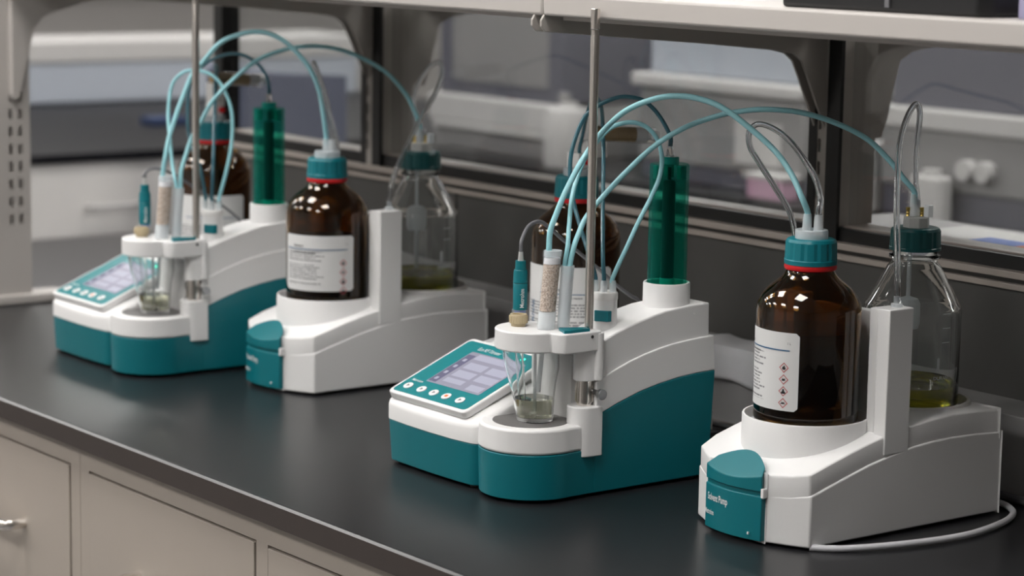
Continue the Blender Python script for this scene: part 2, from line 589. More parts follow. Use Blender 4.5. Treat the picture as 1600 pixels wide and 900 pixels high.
POSTS = [(-1939, -1891), (-2843, -2795), (-1035, -987)]
t = thing('glass_partition', ((BX0 + BX1) / 2, YB + 20, 236), 'clear glass partition standing in the rails between the black posts', 'glass partition')
for a, b in ((-3230, -2843), (-2795, -1939), (-1891, -1035)):
    MB().box(a, b, YB + 17, YB + 22, 231, 505).build('pane', 'glass_pane', t, smooth=False)


def post(x0, x1, label):
    t = thing('shelf_post', ((x0 + x1) / 2, YB + 28, 95), label, 'post')
    c = MB().box(x0 + 13, x1 - 2, YB + 15, YB + 56, 236, 520)
    c.box(x1 - 5, x1 - 2, YB + 2.9, YB + 15, 236, 520).box(x0 + 13, x0 + 14, YB + 2.9, YB + 15, 236, 520)
    c.build('column', 'post_paint', t)
    MB().box(x0, x0 + 13, YB - 2, YB + 2.9, 219.6, 520).build('gasket_strip', 'black_trim', t)
    MB().box(x1 - 20, x1, YB - 2, YB + 2.9, 219.6, 520).build('gasket_strip', 'black_trim', t)
    slotted_plate(MB(), x0 + 13, x1 - 20, YB - 1, YB + 1.5, 219.6, 520, 'x', [(x0 + 14.5, x0 + 18.5)], [(240 + 25.4 * k, 255 + 25.4 * k) for k in range(11)]).build('slotted_strip', 'post_paint', t, smooth=False)
    return t


post(*POSTS[0], 'black-edged slotted post behind the amber bottle of the nearer pump')
post(*POSTS[1], 'black-edged slotted post behind the pump standing between the titrators')
post(*POSTS[2], 'black-edged slotted post beyond the pump with the pale cable')
t = thing('shelf_post', (-3243, YB + 20, 86), 'thin black post closing the glass partition at the bench end', 'post')
MB().box(-3256, -3231, YB - 2, YB + 30, 86, 520).build('gasket_strip', 'black_trim', t, bevel=1)


def bracket(x, label, other=False):
    """cantilever arm under the shelf: two thin plates side by side"""
    t = thing('shelf_bracket', (x, 1700, 350), label, 'bracket', None)
    pts = [(1492, 474), (1488, 468), (1488, 462), (1493, 456.3), (1711, 440), (1819, 430.5), (1839, 426.5), (1851, 418), (1860, 401), (1889, 343), (YB + 4, 343), (YB + 4, 474)]
    for k, dx in enumerate((-13, 2)):
        MB().prism_x(pts, x + dx, x + dx + 3).build('plate', 'post_paint', t, bevel=0.7)
    return t


bracket(-1920, 'dark metal shelf bracket hanging on the post behind the nearer pump')
bracket(-2823, 'dark metal shelf bracket hanging on the post behind the pump between the titrators')
bracket(-1011, 'dark metal shelf bracket on the post beyond the pump with the pale cable')
# bracket arms on the far side of the glass
for x, lb in ((-1920, 'pale shelf bracket on the far side of the glass at the nearer post'), (-2823, 'pale shelf bracket on the far side of the glass at the farther post')):
    t = thing('shelf_bracket', (x, 2000, 350), lb, 'bracket')
    pts = [(YB + 52, 330), (1982, 328), (1991, 350), (1997, 376), (2008, 415), (2028, 425), (2076, 432), (2280, 455), (2280, 473), (YB + 52, 473)]
    MB().prism_x(pts, x - 2, x + 2).build('plate', 'post_paint', t, bevel=0.7)

# shelf boards
t = thing('shelf', (-1330, 1650, 474), 'beige shelf board above the nearer titrator with things lying on top', 'shelf')
MB().box(-1916, -1011, 1490, 1886, 472.6, 494.6).build('board', 'shelf_paint', t, bevel=3)
MB().box(-1908, -1018, 1510, 1880, 468, 473).build('underside', 'shelf_paint', t)
t = thing('shelf', (-2300, 1650, 474), 'beige shelf board above the pump standing between the titrators', 'shelf')
MB().box(-2822, -1917.4, 1490, 1886, 472.6, 494.6).build('board', 'shelf_paint', t, bevel=3)
MB().box(-2816, -1936, 1510, 1880, 468, 473).build('underside', 'shelf_paint', t)
t = thing('shelf', (-2970, 1650, 474), 'beige shelf board above the farther titrator at the bench end', 'shelf')
MB().box(-3180, -2823.4, 1490, 1886, 472.6, 494.6).build('board', 'shelf_paint', t, bevel=3)
MB().box(-3170, -2840, 1510, 1880, 468, 473).build('underside', 'shelf_paint', t)
t = thing('shelf', (-1900, 2080, 474), 'beige shelf board on the far side of the glass partition', 'shelf')
MB().box(-3250, -1011, 1950, 2290, 473, 494.6).build('board', 'shelf_paint', t, bevel=3)

# slotted upright at the bench end
t = thing('slotted_upright', (-3188, 1512, 0), 'beige slotted steel upright with a foot bar at the bench end', 'upright')
c = MB().box(-3225, -3202, 1478, 1543, 14, 700).box(-3202, -3188.5, 1478, 1481, 14, 700).box(-3202, -3188.5, 1540, 1543, 14, 700)
slotted_plate(c, -3188.5, -3186, 1478, 1543, 14, 700, 'y', [(1509.5, 1515.5), (1524.5, 1530.5)], [(117 + 25.4 * k, 132 + 25.4 * k) for k in range(20)])
c.build('column', 'shelf_paint', t, smooth=False)
MB().box(-3228, -3178, 1440, 1600, 0, 14).build('foot_bar', 'shelf_paint', t, bevel=3)
for xa in (-3186, -3174):
    MB().prism_x([(1510, 300), (1520, 300), (1545, 400), (1560, 417), (1640, 440), (1850, 452), (1850, 472.8), (1510, 472.8)], xa, xa + 3).build('bracket_arm', 'shelf_paint', t, bevel=0.8)
MB().box(-3184, -3173, 1511, 1516, 305, 467).build('bracket_hook', 'shelf_paint', t)

# things lying on the shelf
t = thing('document_tray', (-1400, 1600, 496), 'black tray lying on the beige shelf above the nearer pump', 'tray')
MB().prism([(-1590, 1508), (-1356, 1508), (-1348, 1520), (-1348, 1780), (-1590, 1780)], 494.5, 520).build('tray', 'black_plastic', t, bevel=4)
MB().box(-1460, -1455, 1506, 1760, 499, 524).build('divider', 'grey_cable', t)
solid('card_box', MB().box(-1332, -1150, 1530, 1720, 494.5, 540), 'lavender_card', 'lavender carton lying on the beige shelf beside the black tray', 'box', bevel=1)


# ------------------------------------------------------------------ bottles
def ring_text(body, size, cx, cy, R, a_start, z, mat_name, parent, bold=0.0, squeeze=1.0, name='lettering'):
    """lettering wrapped on a cylinder, reading left to right = increasing azimuth"""
    vs, fs = text_verts(body, size, bold)
    out = []
    for v in vs:
        a = rad(a_start) + v[0] * squeeze / R
        out.append((cx + R * math.cos(a), cy + R * math.sin(a), z + v[1]))
    return MB().add(out, fs).build(name, mat_name, parent, smooth=False)


def curved_patch(cx, cy, R, a0, a1, z0, z1, n=28, th=0.25, corner=3.0):
    """paper label on a cylinder with rounded corners; carries UVs"""
    m = MB()
    vs, uv = [], []
    W = rad(a1 - a0) * R
    for k in range(n + 1):
        t = k / n
        s_ = t * W
        e = min(s_, W - s_)
        cut = corner - math.sqrt(max(0, corner ** 2 - (corner - e) ** 2)) if e < corner else 0
        a = rad(a0) + s_ / R
        for z in (z0 + cut, z1 - cut):
            vs.append((cx + (R + th) * math.cos(a), cy + (R + th) * math.sin(a), z))
            uv.append((t, (z - z0) / (z1 - z0)))
    fs = [(2 * k, 2 * k + 2, 2 * k + 3, 2 * k + 1) for k in range(n)]
    m.add(vs, fs)
    m.uv = uv
    return m


def faceted_cap(cx, cy, r_, z0, z1, n=12, flange=4.0):
    m = MB()
    pr = []
    seg = n * 4
    # knurled: alternate facets slightly recessed
    def ring(rr, z, fac):
        out = []
        for k in range(seg):
            a = 2 * math.pi * k / seg
            ph = (k % 4) / 4
            rad_ = rr * (1 - fac * (1 if ph in (0.0,) else 0))
            out.append((cx + rad_ * math.cos(a), cy + rad_ * math.sin(a), z))
        return out
    rings = [ring(r_ * 0.995, z0, 0), ring(r_, z0 + flange, 0), ring(r_ * 0.985, z0 + flange + 0.8, 0.035), ring(r_ * 0.965, z1 - 3, 0.04), ring(r_ * 0.90, z1 - 0.4, 0.01), ring(r_ * 0.86, z1, 0)]
    vs = [p for q in rings for p in q]
    fs = []
    for i in range(len(rings) - 1):
        for k in range(seg):
            k2 = (k + 1) % seg
            fs.append((i * seg + k, i * seg + k2, (i + 1) * seg + k2, (i + 1) * seg + k))
    fs.append(tuple(range(seg - 1, -1, -1)))
    fs.append(tuple((len(rings) - 1) * seg + k for k in range(seg)))
    m.add(vs, fs)
    return m


def fitting(x, y, z, h=15, r_=4.6):
    return MB().lathe([(0, z), (r_, z), (r_ * 0.92, z + h * 0.7), (r_ * 0.8, z + h), (2.2, z + h), (0, z + h)], x, y, 20)


def diamond(cx, cy, R, a, z, hw, parent, kind):
    """hazard diamond: red outline and a black mark inside, wrapped on the label"""
    def P(u, v, off):
        aa = rad(a) + u / R
        return (cx + (R + off) * math.cos(aa), cy + (R + off) * math.sin(aa), z + v)
    o = [(0, -hw), (hw, 0), (0, hw), (-hw, 0)]
    i_ = [(0, -hw * .8), (hw * .8, 0), (0, hw * .8), (-hw * .8, 0)]
    m = MB().add([P(*q, 0.5) for q in o + i_], [(k, (k + 1) % 4, 4 + (k + 1) % 4, 4 + k) for k in range(4)])
    m.build('hazard_frame', 'print_red', parent, smooth=False)
    if kind == 0:      # flame
        s_ = [(-1.3, -1.8), (1.3, -1.8), (1.7, -.4), (.9, .6), (.5, 2.4), (-.6, .9), (-1.5, .4), (-1.7, -.6)]
    elif kind == 1:    # exclamation / burst
        s_ = [(-2.2, -.8), (-.4, -1.3), (2.0, -.9), (1.1, .1), (2.1, 1.1), (.2, .6), (-1.9, 1.2), (-1.1, .2)]
    elif kind == 2:    # person with a star
        s_ = [(-2.2, -2.2), (2.2, -2.2), (1.9, -.6), (.8, .3), (.9, 1.6), (0, 2.3), (-.9, 1.6), (-.8, .3), (-1.9, -.6)]
    else:
        s_ = [(-2.3, -.9), (2.3, -.9), (2.3, -.4), (1.2, -.2), (1.6, 1.2), (.2, .4), (-1.4, 1.3), (-1.2, -.1), (-2.3, -.3)]
    k = hw / 4.6
    MB().add([P(q[0] * k, q[1] * k, 0.5) for q in s_], [tuple(range(len(s_)))]).build('hazard_mark', 'print_black', parent, smooth=False)


def amber_bottle(cx, cy, z0, ztop, label, lab, R=49.8, solvent=True):
    """lab: (a0, a1, zlo, zhi) azimuths in degrees of the paper label"""
    t = thing('reagent_bottle', (cx, cy, z0), label, 'bottle', 'brown glass reagent bottles')
    H = ztop
    zs = H - 67        # where the shoulder starts
    zn = H - 34        # bottom of the neck
    out = [(0, z0 + 2), (R - 12, z0 + 1.2), (R - 9, z0), (R - 4, z0 + 1.5), (R - 1, z0 + 5), (R, z0 + 10), (R, zs), (R - 1.2, zs + 6), (R - 5, zs + 14), (R - 12, zs + 22), (R - 20, zs + 28), (25.5, zn - 1), (22.5, zn + 4), (21.5, zn + 8), (21.5, H - 10)]
    inn = [(18.8, H - 10), (18.8, zn + 6), (22.0, zn - 2), (R - 22, zs + 26), (R - 14, zs + 20), (R - 7.5, zs + 12), (R - 4, zs + 4), (R - 3, zs), (R - 3, z0 + 11), (R - 6, z0 + 6), (R - 12, z0 + 4.5), (0, z0 + 5)]
    MB().lathe(out + inn, cx, cy, 72).build('glass_body', 'amber_glass', t, angle=60)
    lz = z0 + (H - z0) * (0.52 if solvent else 0.45)
    MB().lathe([(0, z0 + 5.4), (R - 13, z0 + 5.4), (R - 6.6, z0 + 7), (R - 3.4, z0 + 12), (R - 3.4, lz), (0, lz)], cx, cy, 64).build('liquid', 'amber_liquid', t, angle=50)
    MB().lathe([(22, zn + 4.5), (24.2, zn + 5), (25, zn + 7), (24.4, zn + 10), (21.6, zn + 10.4)], cx, cy, 48).build('seal_ring', 'red_ring', t)
    MB().lathe([(21.6, zn + 9), (23.4, zn + 10), (23.4, H - 23.4), (21.6, H - 23.4)], cx, cy, 48).build('neck_collar', 'black_plastic', t)
    faceted_cap(cx, cy, 25.0, H - 24, H).build('cap', 'teal_cap', t, angle=22)
    ad = MB().lathe([(15.4, H - 1), (15.6, H + 6.5), (15.0, H + 8.2), (9, H + 8.2), (8.5, H + 6.5), (0, H + 6.5)], cx, cy, 40).build('adapter', 'frosted', t)
    a0, a1, zl, zh = lab
    lb = curved_patch(cx, cy, R, a0, a1, zl, zh).build('paper_label', 'solvent_label' if solvent else 'titrant_label', t, angle=60)
    RR = R + 0.5
    if solvent:
        deg = lambda mm: math.degrees(mm / RR)
        bar = curved_patch(cx, cy, RR, a0 + 4, a1 - deg(9), zh - 17.4, zh - 16.2, th=0.05, corner=0.1).build('rule_line', 'print_blue', lb)
        ring_text('1 L', 3.0, cx, cy, RR, a1 - deg(12), zh - 11, 'print_black', lb)
        ring_text('Solvent', 5.0, cx, cy, RR, a0 + deg(18), zh - 14.5, 'print_black', lb, bold=0.06)
        ring_text('for Karl Fischer titration', 3.2, cx, cy, RR, a0 + deg(18), zh - 21.5, 'print_black', lb, bold=0.04)
        for k in range(4):
            diamond(cx, cy, R, a1 - deg(14.5), zh - 33 - 11.2 * k, 4.9, lb, k)
        return t, ad
    deg = lambda mm: math.degrees(mm / RR)
    ring_text('Titrant T5', 5.6, cx, cy, RR, a0 + deg(50), zh - 27, 'print_black', lb, bold=0.08)
    curved_patch(cx, cy, RR, a0 + deg(34), a1 - deg(8), zh - 30.5, zh - 29.5, th=0.05, corner=0.1).build('rule_line', 'print_blue', lb)
    ring_text('One-component reagent', 3.4, cx, cy, RR, a0 + deg(52), zh - 35, 'print_black', lb, bold=0.06)
    ring_text('for volumetry', 3.4, cx, cy, RR, a0 + deg(52), zh - 39.5, 'print_black', lb, bold=0.06)
    # side strip of vertical lettering
    vs, fs = text_verts('HYDRANAL', 9.0, 0.1)
    out = []
    for v in vs:
        a = rad(a0 + 14) + (10.0 - v[1]) / RR
        out.append((cx + RR * math.cos(a), cy + RR * math.sin(a), zl + 6 + v[0] * 1.1))
    MB().add(out, fs).build('side_lettering', 'print_blue', lb, smooth=False)
    return t, ad


def az_cam(cx, cy):
    return math.degrees(math.atan2(-cy, -cx))


def clear_bottle(cx, cy, z0, ztop, label, R=47.8):
    t = thing('waste_bottle', (cx, cy, z0), label, 'bottle', 'clear glass waste bottles')
    H = ztop
    zs, zn = H - 78, H - 34
    out = [(0, z0 + 2), (R - 9, z0), (R - 3, z0 + 2), (R, z0 + 8), (R, zs - 2), (R - 1, zs + 3), (R - 4, zs + 7), (26, zn - 4), (22.5, zn), (22, zn + 3.5), (25, zn + 4.5), (25, zn + 7), (21.5, zn + 8), (21.5, H - 6)]
    inn = [(18.6, H - 6), (18.6, zn - 1), (22.5, zn - 6), (R - 8, zs + 5), (R - 3.6, zs), (R - 2.8, zs - 4), (R - 2.8, z0 + 9), (R - 6, z0 + 5), (0, z0 + 5)]
    MB().lathe(out + inn, cx, cy, 72).build('glass_body', 'clear_glass', t, angle=60)
    MB().lathe([(0, z0 + 5.2), (R - 6.2, z0 + 5.2), (R - 3.0, z0 + 9.2), (R - 3.0, z0 + 26), (0, z0 + 26)], cx, cy, 64).build('liquid', 'olive_liquid', t, angle=50)
    faceted_cap(cx, cy, 25.2, H - 22, H, n=12, flange=2.5).build('cap', 'dark_teal_cap', t, angle=22)
    ad = MB().lathe([(13.0, H - 1), (13.0, H + 9.5), (12.2, H + 10.5), (0, H + 10.5)], cx, cy, 8, a0=0.2).build('adapter', 'frosted_dull', t, bevel=0.8)
    for dx, dy in ((-6.5, -5.0), (1.5, 6.0)):
        MB().lathe([(0, H + 10), (2.3, H + 10), (1.6, H + 12), (2.3, H + 13.5), (1.6, H + 15), (2.4, H + 17), (2.4, H + 19), (0, H + 19)], cx + dx, cy + dy, 14).build('brass_screw', 'brass', t)
    MB().box(cx + 5, cx + 12, cy + 4, cy + 11, H + 10, H + 22).build('vent_plug', 'frosted', t, bevel=1)
    # dip tube with a safety float, hanging inside
    MB().tube([(cx - 3, cy - 4, H - 8), (cx - 3, cy - 4, z0 + 30)], 2.2, 12).build('dip_tube', 'frosted', t)
    MB().lathe([(0, zs - 24), (11, zs - 22), (12.5, zs - 16), (12.5, zs + 2), (10, zs + 7), (0, zs + 10)], cx - 3, cy - 4, 24).build('float', 'frosted', t)
    # printed scale and mark on the far-right glass
    ac = az_cam(cx, cy)
    ring_text('DURAN', 5.0, cx, cy, R + 0.3, ac + 28, z0 + 36, 'print_white', t)
    for k in range(3):
        curved_patch(cx, cy, R, ac + 38, ac + 50, z0 + 72 + 14 * k, z0 + 72.7 + 14 * k, th=0.3, corner=0.1).build('scale_mark', 'print_white', t)
    m = curved_patch(cx, cy, R, ac + 32, ac + 35.5, z0 + 45, z0 + 58, th=0.3, corner=1.5)
    m.build('glass_mark', 'print_white', t)
    return t, ad


# ------------------------------------------------------------------ solvent pump
def solvent_pump():
    X0, X1 = -1697, -1537
    t = thing('solvent_pump', (-1617, 1640, 0), '', 'pump', 'solvent pumps')
    top = [(1497, 66.5), (1500, 66.8), (1507, 68.6), (1516, 71.5), (1540, 78.5), (1565, 85.5), (1590, 92), (1615, 97.3), (1645, 101.8), (1675, 105.2), (1700, 106.8), (1735, 106.3), (1768, 104.3)]
    rid = [(1497, 47.5), (1500, 47.8), (1507, 48.8), (1516, 51.5), (1540, 58.5), (1565, 65.3), (1590, 72), (1615, 77), (1645, 82), (1675, 84.4), (1700, 85.2), (1735, 84.5), (1771, 82.3)]

    def bounds(y, inset):
        k = min(1.0, max(0.0, (y - 1497) / 17.0))
        xr = -1577 + (X1 + 1577) * k - inset
        xl = -1652 + (X0 + 1652) * min(1.0, max(0.0, (y - 1497) / 22.0)) + inset
        return xl, xr

    def loft(lo, hi, inset, ya=None):
        vs, fs = [], []
        for (y, zl), (_, zh) in zip(lo, hi):
            xl, xr = bounds(y, inset * (0.1 + 0.9 * min(1.0, max(0.0, (y - 1502) / 14.0))))
            yy = y
            vs += [(xl, yy, zl), (xr, yy, zl), (xr, yy, zh), (xl, yy, zh)]
        n = len(lo)
        for i in range(n - 1):
            for k in range(4):
                k2 = (k + 1) % 4
                fs.append((4 * i + k, 4 * i + 4 + k, 4 * i + 4 + k2, 4 * i + k2)[::-1])
        fs.append((0, 1, 2, 3))
        fs.append((4 * n - 1, 4 * n - 2, 4 * n - 3, 4 * n - 4))
        return MB().add(vs, fs)
    lower = loft([(y, 3.0) for y, z in rid], rid, 0)
    lower.build('lower_shell', 'white_plastic', t, bevel=1.6, angle=28)
    up = loft([(y, z - 6) for y, z in rid][:-1] + [(1768, 78)], [(y, z) for y, z in top], 1.6)
    us = up.build('upper_shell', 'white_plastic', t, bevel=2.2, angle=28)
    cut(us, [MB().lathe([(0, 40), (59, 40), (59, 160), (0, 160)], -1617, 1583.5, 72).build('well_cutter', 'white_plastic'),
             MB().lathe([(0, 40), (57, 40), (57, 160), (0, 160)], -1617, 1726, 72).build('well_cutter', 'white_plastic')])
    for x in (X0 + 14, X1 - 14):
        for y in (1530, 1755):
            MB().lathe([(0, 0), (6, 0), (6, 4), (0, 4)], x, y, 16).build('rubber_foot', 'black_plastic', t)
    # front bottle cup and rear bottle seat
    c = MB().lathe([(60.8, 60), (60.4, 106.2), (59.8, 107.5), (58.2, 107.5), (57.6, 106), (57.4, 60)], -1617, 1583.5, 72).build('front_cup', 'white_plastic', t, angle=40)
    MB().lathe([(57.3, 94), (57.3, 97), (0, 97)], -1617, 1583.5, 60).build('cup_mat', 'white_plastic', c)
    c = MB().lathe([(59.5, 80), (59, 107.2), (58.2, 108.5), (55, 108.5), (54.4, 107.2), (54, 80)], -1617, 1726, 72).build('rear_seat', 'cream_plastic', t, angle=40)
    # flat inner disc of the seat
    MB().lathe([(54.2, 88), (54.2, 98), (0, 98)], -1617, 1726, 60).build('seat_disc', 'cream_plastic', c)
    # towers with the tubing channels and the wall between them
    for sx in (1, -1):
        xo, xi = -1617 + sx * 80, -1617 + sx * 51.5
        lo, hi = min(xo, xi), max(xo, xi)
        m = MB().box(lo + (13 if sx > 0 else 0), hi - (0 if sx > 0 else 13), 1609, 1641, 78, 216)
        o = m.build('tower', 'white_plastic', t, bevel=1.2)
        MB().box(lo if sx > 0 else hi - 11, lo + 11 if sx > 0 else hi, 1612, 1639, 78, 214.5).build('pilaster', 'white_plastic', o, bevel=1.0)
        MB().box(lo + 8, hi - 8, 1618, 1640, 78, 212).build('channel', 'white_plastic', o)
        nx, ny = -1617 + sx * 68, 1630
        MB().lathe([(0, 214), (5.5, 214), (5.5, 219), (3.0, 219.5), (2.6, 226), (0, 226)], nx, ny, 18).build('nozzle', 'frosted', o)
    MB().box(-1668, -1566, 1640.5, 1651, 78, 205).build('tower_wall', 'white_plastic', t, bevel=1.0)
    # teal control front
    n = 14
    front = [(-1652 + 75 * k / n, 1492.5 - 8.5 * math.sin(math.pi * (0.08 + 0.84 * k / n)) + 1.5 * k / n) for k in range(n + 1)]
    pl = front + [(-1577, 1500), (-1652, 1500)]
    cf = MB().prism(pl, 4, 46.5).build('control_front', 'teal_plastic', t, bevel=0.8)
    ins = [(p[0], p[1] + 2.2) for p in front] + [(-1577, 1500), (-1652, 1500)]
    MB().prism(ins, 46, 51).build('groove', 'teal_plastic', t)
    back = [(-1577 - 75 * k / n, 1497 + 15.5 * math.sin(math.pi * k / n)) for k in range(1, n)]
    lid = front + back
    mlid = MB()
    k_ = len(lid)
    zt = [60.6 + 0.76 * (p[1] - 1485) for p in lid]
    mlid.add([(p[0], p[1], 50.5 + max(0, (p[1] - 1494) * 0.4)) for p in lid] + [(p[0], p[1], z) for p, z in zip(lid, zt)],
             [tuple(range(k_ - 1, -1, -1)), tuple(range(k_, 2 * k_))] + [(i, (i + 1) % k_, k_ + (i + 1) % k_, k_ + i) for i in range(k_)])
    mlid.build('lid', 'teal_plastic', t, bevel=1.0)
    MB().box(-1578.2, -1574.5, 1491.5, 1497, 45, 54).build('lid_stop', 'white_plastic', t, bevel=0.6)

    def on_front(body, size, u0, z, bold, sq=1.0, shear=0.0):
        vs, fs = text_verts(body, size, bold)
        out = []
        for v in vs:
            u = u0 + v[0] * sq
            k = (u + 1652) / 75
            y = 1492.5 - 8.5 * math.sin(math.pi * (0.08 + 0.84 * k)) + 1.5 * k - 0.35
            out.append((u, y, z + v[1]))
        return MB().add(out, fs).build('lettering', 'print_white', cf, smooth=False)
    on_front('Solvent Pump', 9.6, -1647, 31.5, 0.16, 0.60)
    on_front('Metrohm', 7.2, -1651.5, 17.5, 0.12, 0.58)
    MB().lathe([(0, 9.8), (1.1, 9.8), (1.1, 11.8), (0, 11.8)], -1588, 1486.6, 10).build('indicator_lamp', 'print_white', cf)
    return t


P1 = solvent_pump()
P1['label'] = 'white solvent pump with teal front and a pale cable lying around its base'
P2 = copy_tree(P1)
P2OFF = Vector((-848, 4, 0))
P2.location = P1.location + P2OFF * 0.001
P2['label'] = 'white solvent pump with teal front standing between the two titrators'


# ------------------------------------------------------------------ titrator
def titrator():
    t = thing('titrator', (-1925, 1510, 0), '', 'titrator', 'titrators')
    TX = -1811
    # --- control unit on the left: teal base, white top with sloped panel
    fp = lambda d: [(-1893 - d, 1560), (-2053 + d, 1560)] + [(-2055 + d, 1500)] + arc(-2042 + d, 1410 + d * .5, 13, 180, 262, 6) + [(-2010, 1395 + d), (-1970, 1394 + d), (-1930, 1395 + d)] + arc(-1906 - d, 1411 + d * .5, 13, 276, 360, 6)
    a, b = fp(3.0), fp(0.0)
    MB().prism(a, 3.5, 47, b).build('control_base', 'teal_plastic', t, bevel=1.2, angle=40)
    # white upper: loft of the plan outline from the seam to the sloping top
    b2 = fp(-0.6)
    n = len(b2)
    cx = sum(p[0] for p in b2) / n
    rings = [[(p[0], p[1], 47.5) for p in b2]]
    for k_in, dz in ((0.0, 60.5), (0.6, 63.5), (2.5, 66.5), (6.0, 69.0)):
        rings.append([(p[0] + (k_in if p[0] < cx else -k_in), p[1] + (k_in if p[1] < 1450 else 0), dz + 0.415 * (min(p[1], 1532) - 1394)) for p in b2])
    m = MB().add([q for r1 in rings for q in r1], [tuple(range(n - 1, -1, -1)), tuple(range(4 * n, 5 * n))] + [(j * n + i, j * n + (i + 1) % n, (j + 1) * n + (i + 1) % n, (j + 1) * n + i) for j in range(4) for i in range(n)])
    m.build('control_cover', 'white_plastic', t, angle=50)
    # raised panel bed: local frame on the slope
    sl = math.atan(0.415)
    O = Vector((-1981, 1400, 78.5))
    U, V = Vector((1, 0, 0)), Vector((0, math.cos(sl), math.sin(sl)))
    W = U.cross(V)

    def slab(pts, w0, w1):
        n_ = len(pts)
        vs = [O + U * p[0] + V * p[1] + W * w0 for p in pts] + [O + U * p[0] + V * p[1] + W * w1 for p in pts]
        return MB().add(vs, [tuple(range(n_ - 1, -1, -1)), tuple(range(n_, 2 * n_))] + [(i, (i + 1) % n_, n_ + (i + 1) % n_, n_ + i) for i in range(n_)])
    slab(rrect(-69, 69, -4, 115, 7), -8.5, 0).build('panel_bed', 'white_plastic', t, bevel=1.5)
    film = slab(rrect(-65, 65, 0, 110, 5), -0.5, 0.4).build('keypad_film', 'teal_film', t, bevel=0.3)
    slab(rrect(-38, 54, 27, 92, 1.0), 0, 0.6).build('screen', 'screen', film)
    g = MB()
    for (u0, u1, v0, v1) in ((-22, 52, 80, 90), (-18, 14, 62, 74), (20, 52, 62, 74), (-18, 14, 46, 58), (20, 52, 46, 58), (-18, 14, 34, 42), (26, 50, 30, 40)):
        g.add(slab([(u0, v0), (u1, v0), (u1, v1), (u0, v1)], 0.5, 0.75).v, [(4, 5, 6, 7)])
    g.build('screen_tiles', 'screen_tile', film, smooth=False)
    g = MB()
    for (u0, u1, v0, v1) in ((-37, -24, 29, 86),):
        g.add(slab([(u0, v0), (u1, v0), (u1, v1), (u0, v1)], 0.5, 0.7).v, [(4, 5, 6, 7)])
    g.build('screen_menu', 'screen_dark', film, smooth=False)
    g = MB()
    for v in (36, 49, 62, 75):
        g.add(slab(rrect(-33, -28, v - 2.5, v + 2.5, 1), 0.6, 0.85).v, [tuple(range(28, 56))])
    g.build('screen_icons', 'screen_tile', film, smooth=False)
    for k, u in enumerate((-50, -26, -4, 18, 42)):
        c = [(u + 6.2 * math.cos(2 * math.pi * j / 20), 12 + 5.4 * math.sin(2 * math.pi * j / 20)) for j in range(20)]
        bt = slab(c, 0.3, 1.4).build('button', 'white_plastic', film, bevel=0.4)
        mk = [(u - 2.2, 10.2), (u + 2.2, 10.2), (u + 2.2, 13.8), (u - 2.2, 13.8)] if k == 3 else [(u - 1.6, 9.8), (u + 2.4, 12), (u - 1.6, 14.2)]
        mm = slab(mk, 1.35, 1.6)
        mm.build('button_mark', 'orange_print' if k == 3 else 'grey_cable', film, smooth=False)
    flat_text('Eco KF Titrator', 8.4, O + U * -36 + V * 96.5 + W * 0.6, U, V, 'print_white', film, bold=0.04, squeeze=0.72)
    flat_text('Metrohm', 5.6, O + U * -58 + V * 22.0 + W * 0.6, U, V, 'print_white', film, bold=0.05, squeeze=0.9)
    slab([(40 + 2 * math.cos(j), 100 + 2 * math.sin(j)) for j in (0, 1.05, 2.1, 3.14, 4.19, 5.24)], 0.3, 0.9).build('status_lamp', 'green_led', film)

    # --- main body behind the stirrer: profiles in (y, z)
    teal = [(1485, 81.7), (1513, 91.8), (1541, 100.3), (1567, 105.8), (1592, 109.5), (1618, 111.6), (1642, 112.3)]
    rid = [(1484, 116.2), (1488, 117.7), (1508, 126), (1528, 133), (1546, 138), (1564, 141.9), (1582, 145), (1601, 147), (1620, 148.3), (1639, 149.1)]
    top = [(1485, 152.8), (1489, 154.6), (1510, 163.3), (1525, 168), (1539, 171.7), (1557, 176), (1575, 179.6), (1605, 182.4), (1633, 183.2)]
    MB().prism_x([(1484, 3.5), (1636, 3.5)] + teal[::-1], -1905, TX).build('body_base', 'teal_plastic', t, bevel=1.0, angle=30)
    MB().prism_x(teal + rid[::-1], -1905, TX).build('body_middle', 'white_plastic', t, bevel=1.2, angle=30)
    low = [(y, z - 5) for y, z in rid[:-1]] + [(1634, 143)]
    MB().prism_x(low + top[::-1], -1869, TX - 1.8).build('body_top', 'white_plastic', t, bevel=1.6, angle=30)
    MB().prism_x([(1555, 3.5), (1632, 3.5), (1632, 120), (1555, 118)], -2040, -1905).build('rear_housing', 'white_plastic', t, bevel=1.5)
    MB().prism(rrect(-1908, -1841, 1476, 1487, 4, rr=(4, 1, 1, 4)), 70, 140).build('front_wall', 'white_plastic', t, bevel=1.0)
    MB().tube([(TX - 2.2, 1613, 173.5), (TX - 1.2, 1613, 173.5)], 1.3, 12, inner=0.8).build('vent_hole', 'white_plastic', t)
    # low tray carrying the reagent bottle behind the control unit
    MB().prism(rrect(-2136, -1906, 1604, 1734, 14), 3.5, 44).build('bottle_tray', 'white_plastic', t, bevel=2)
    for x, y in ((-2040, 1412), (-1910, 1412), (-1822, 1620), (-2030, 1620)):
        MB().lathe([(0, 0), (7, 0), (7, 4.5), (0, 4.5)], x, y, 16).build('rubber_foot', 'black_plastic', t)

    # --- round stirrer bay in front
    C = (-1860, 1441)
    ring = lambda R: [(C[0] + R, 1488)] + [(C[0] - R, 1488)] + arc(C[0], C[1], R, 180, 360, 40)
    rg = lambda R: [(TX - 0.5, 1486), (C[0] - R, 1486)] + arc(C[0], C[1], R, 180, 372, 44)
    MB().prism(rg(51.0), 3.5, 48.8, rg(52.3)).build('stirrer_base', 'teal_plastic', t, bevel=1.0, angle=30)
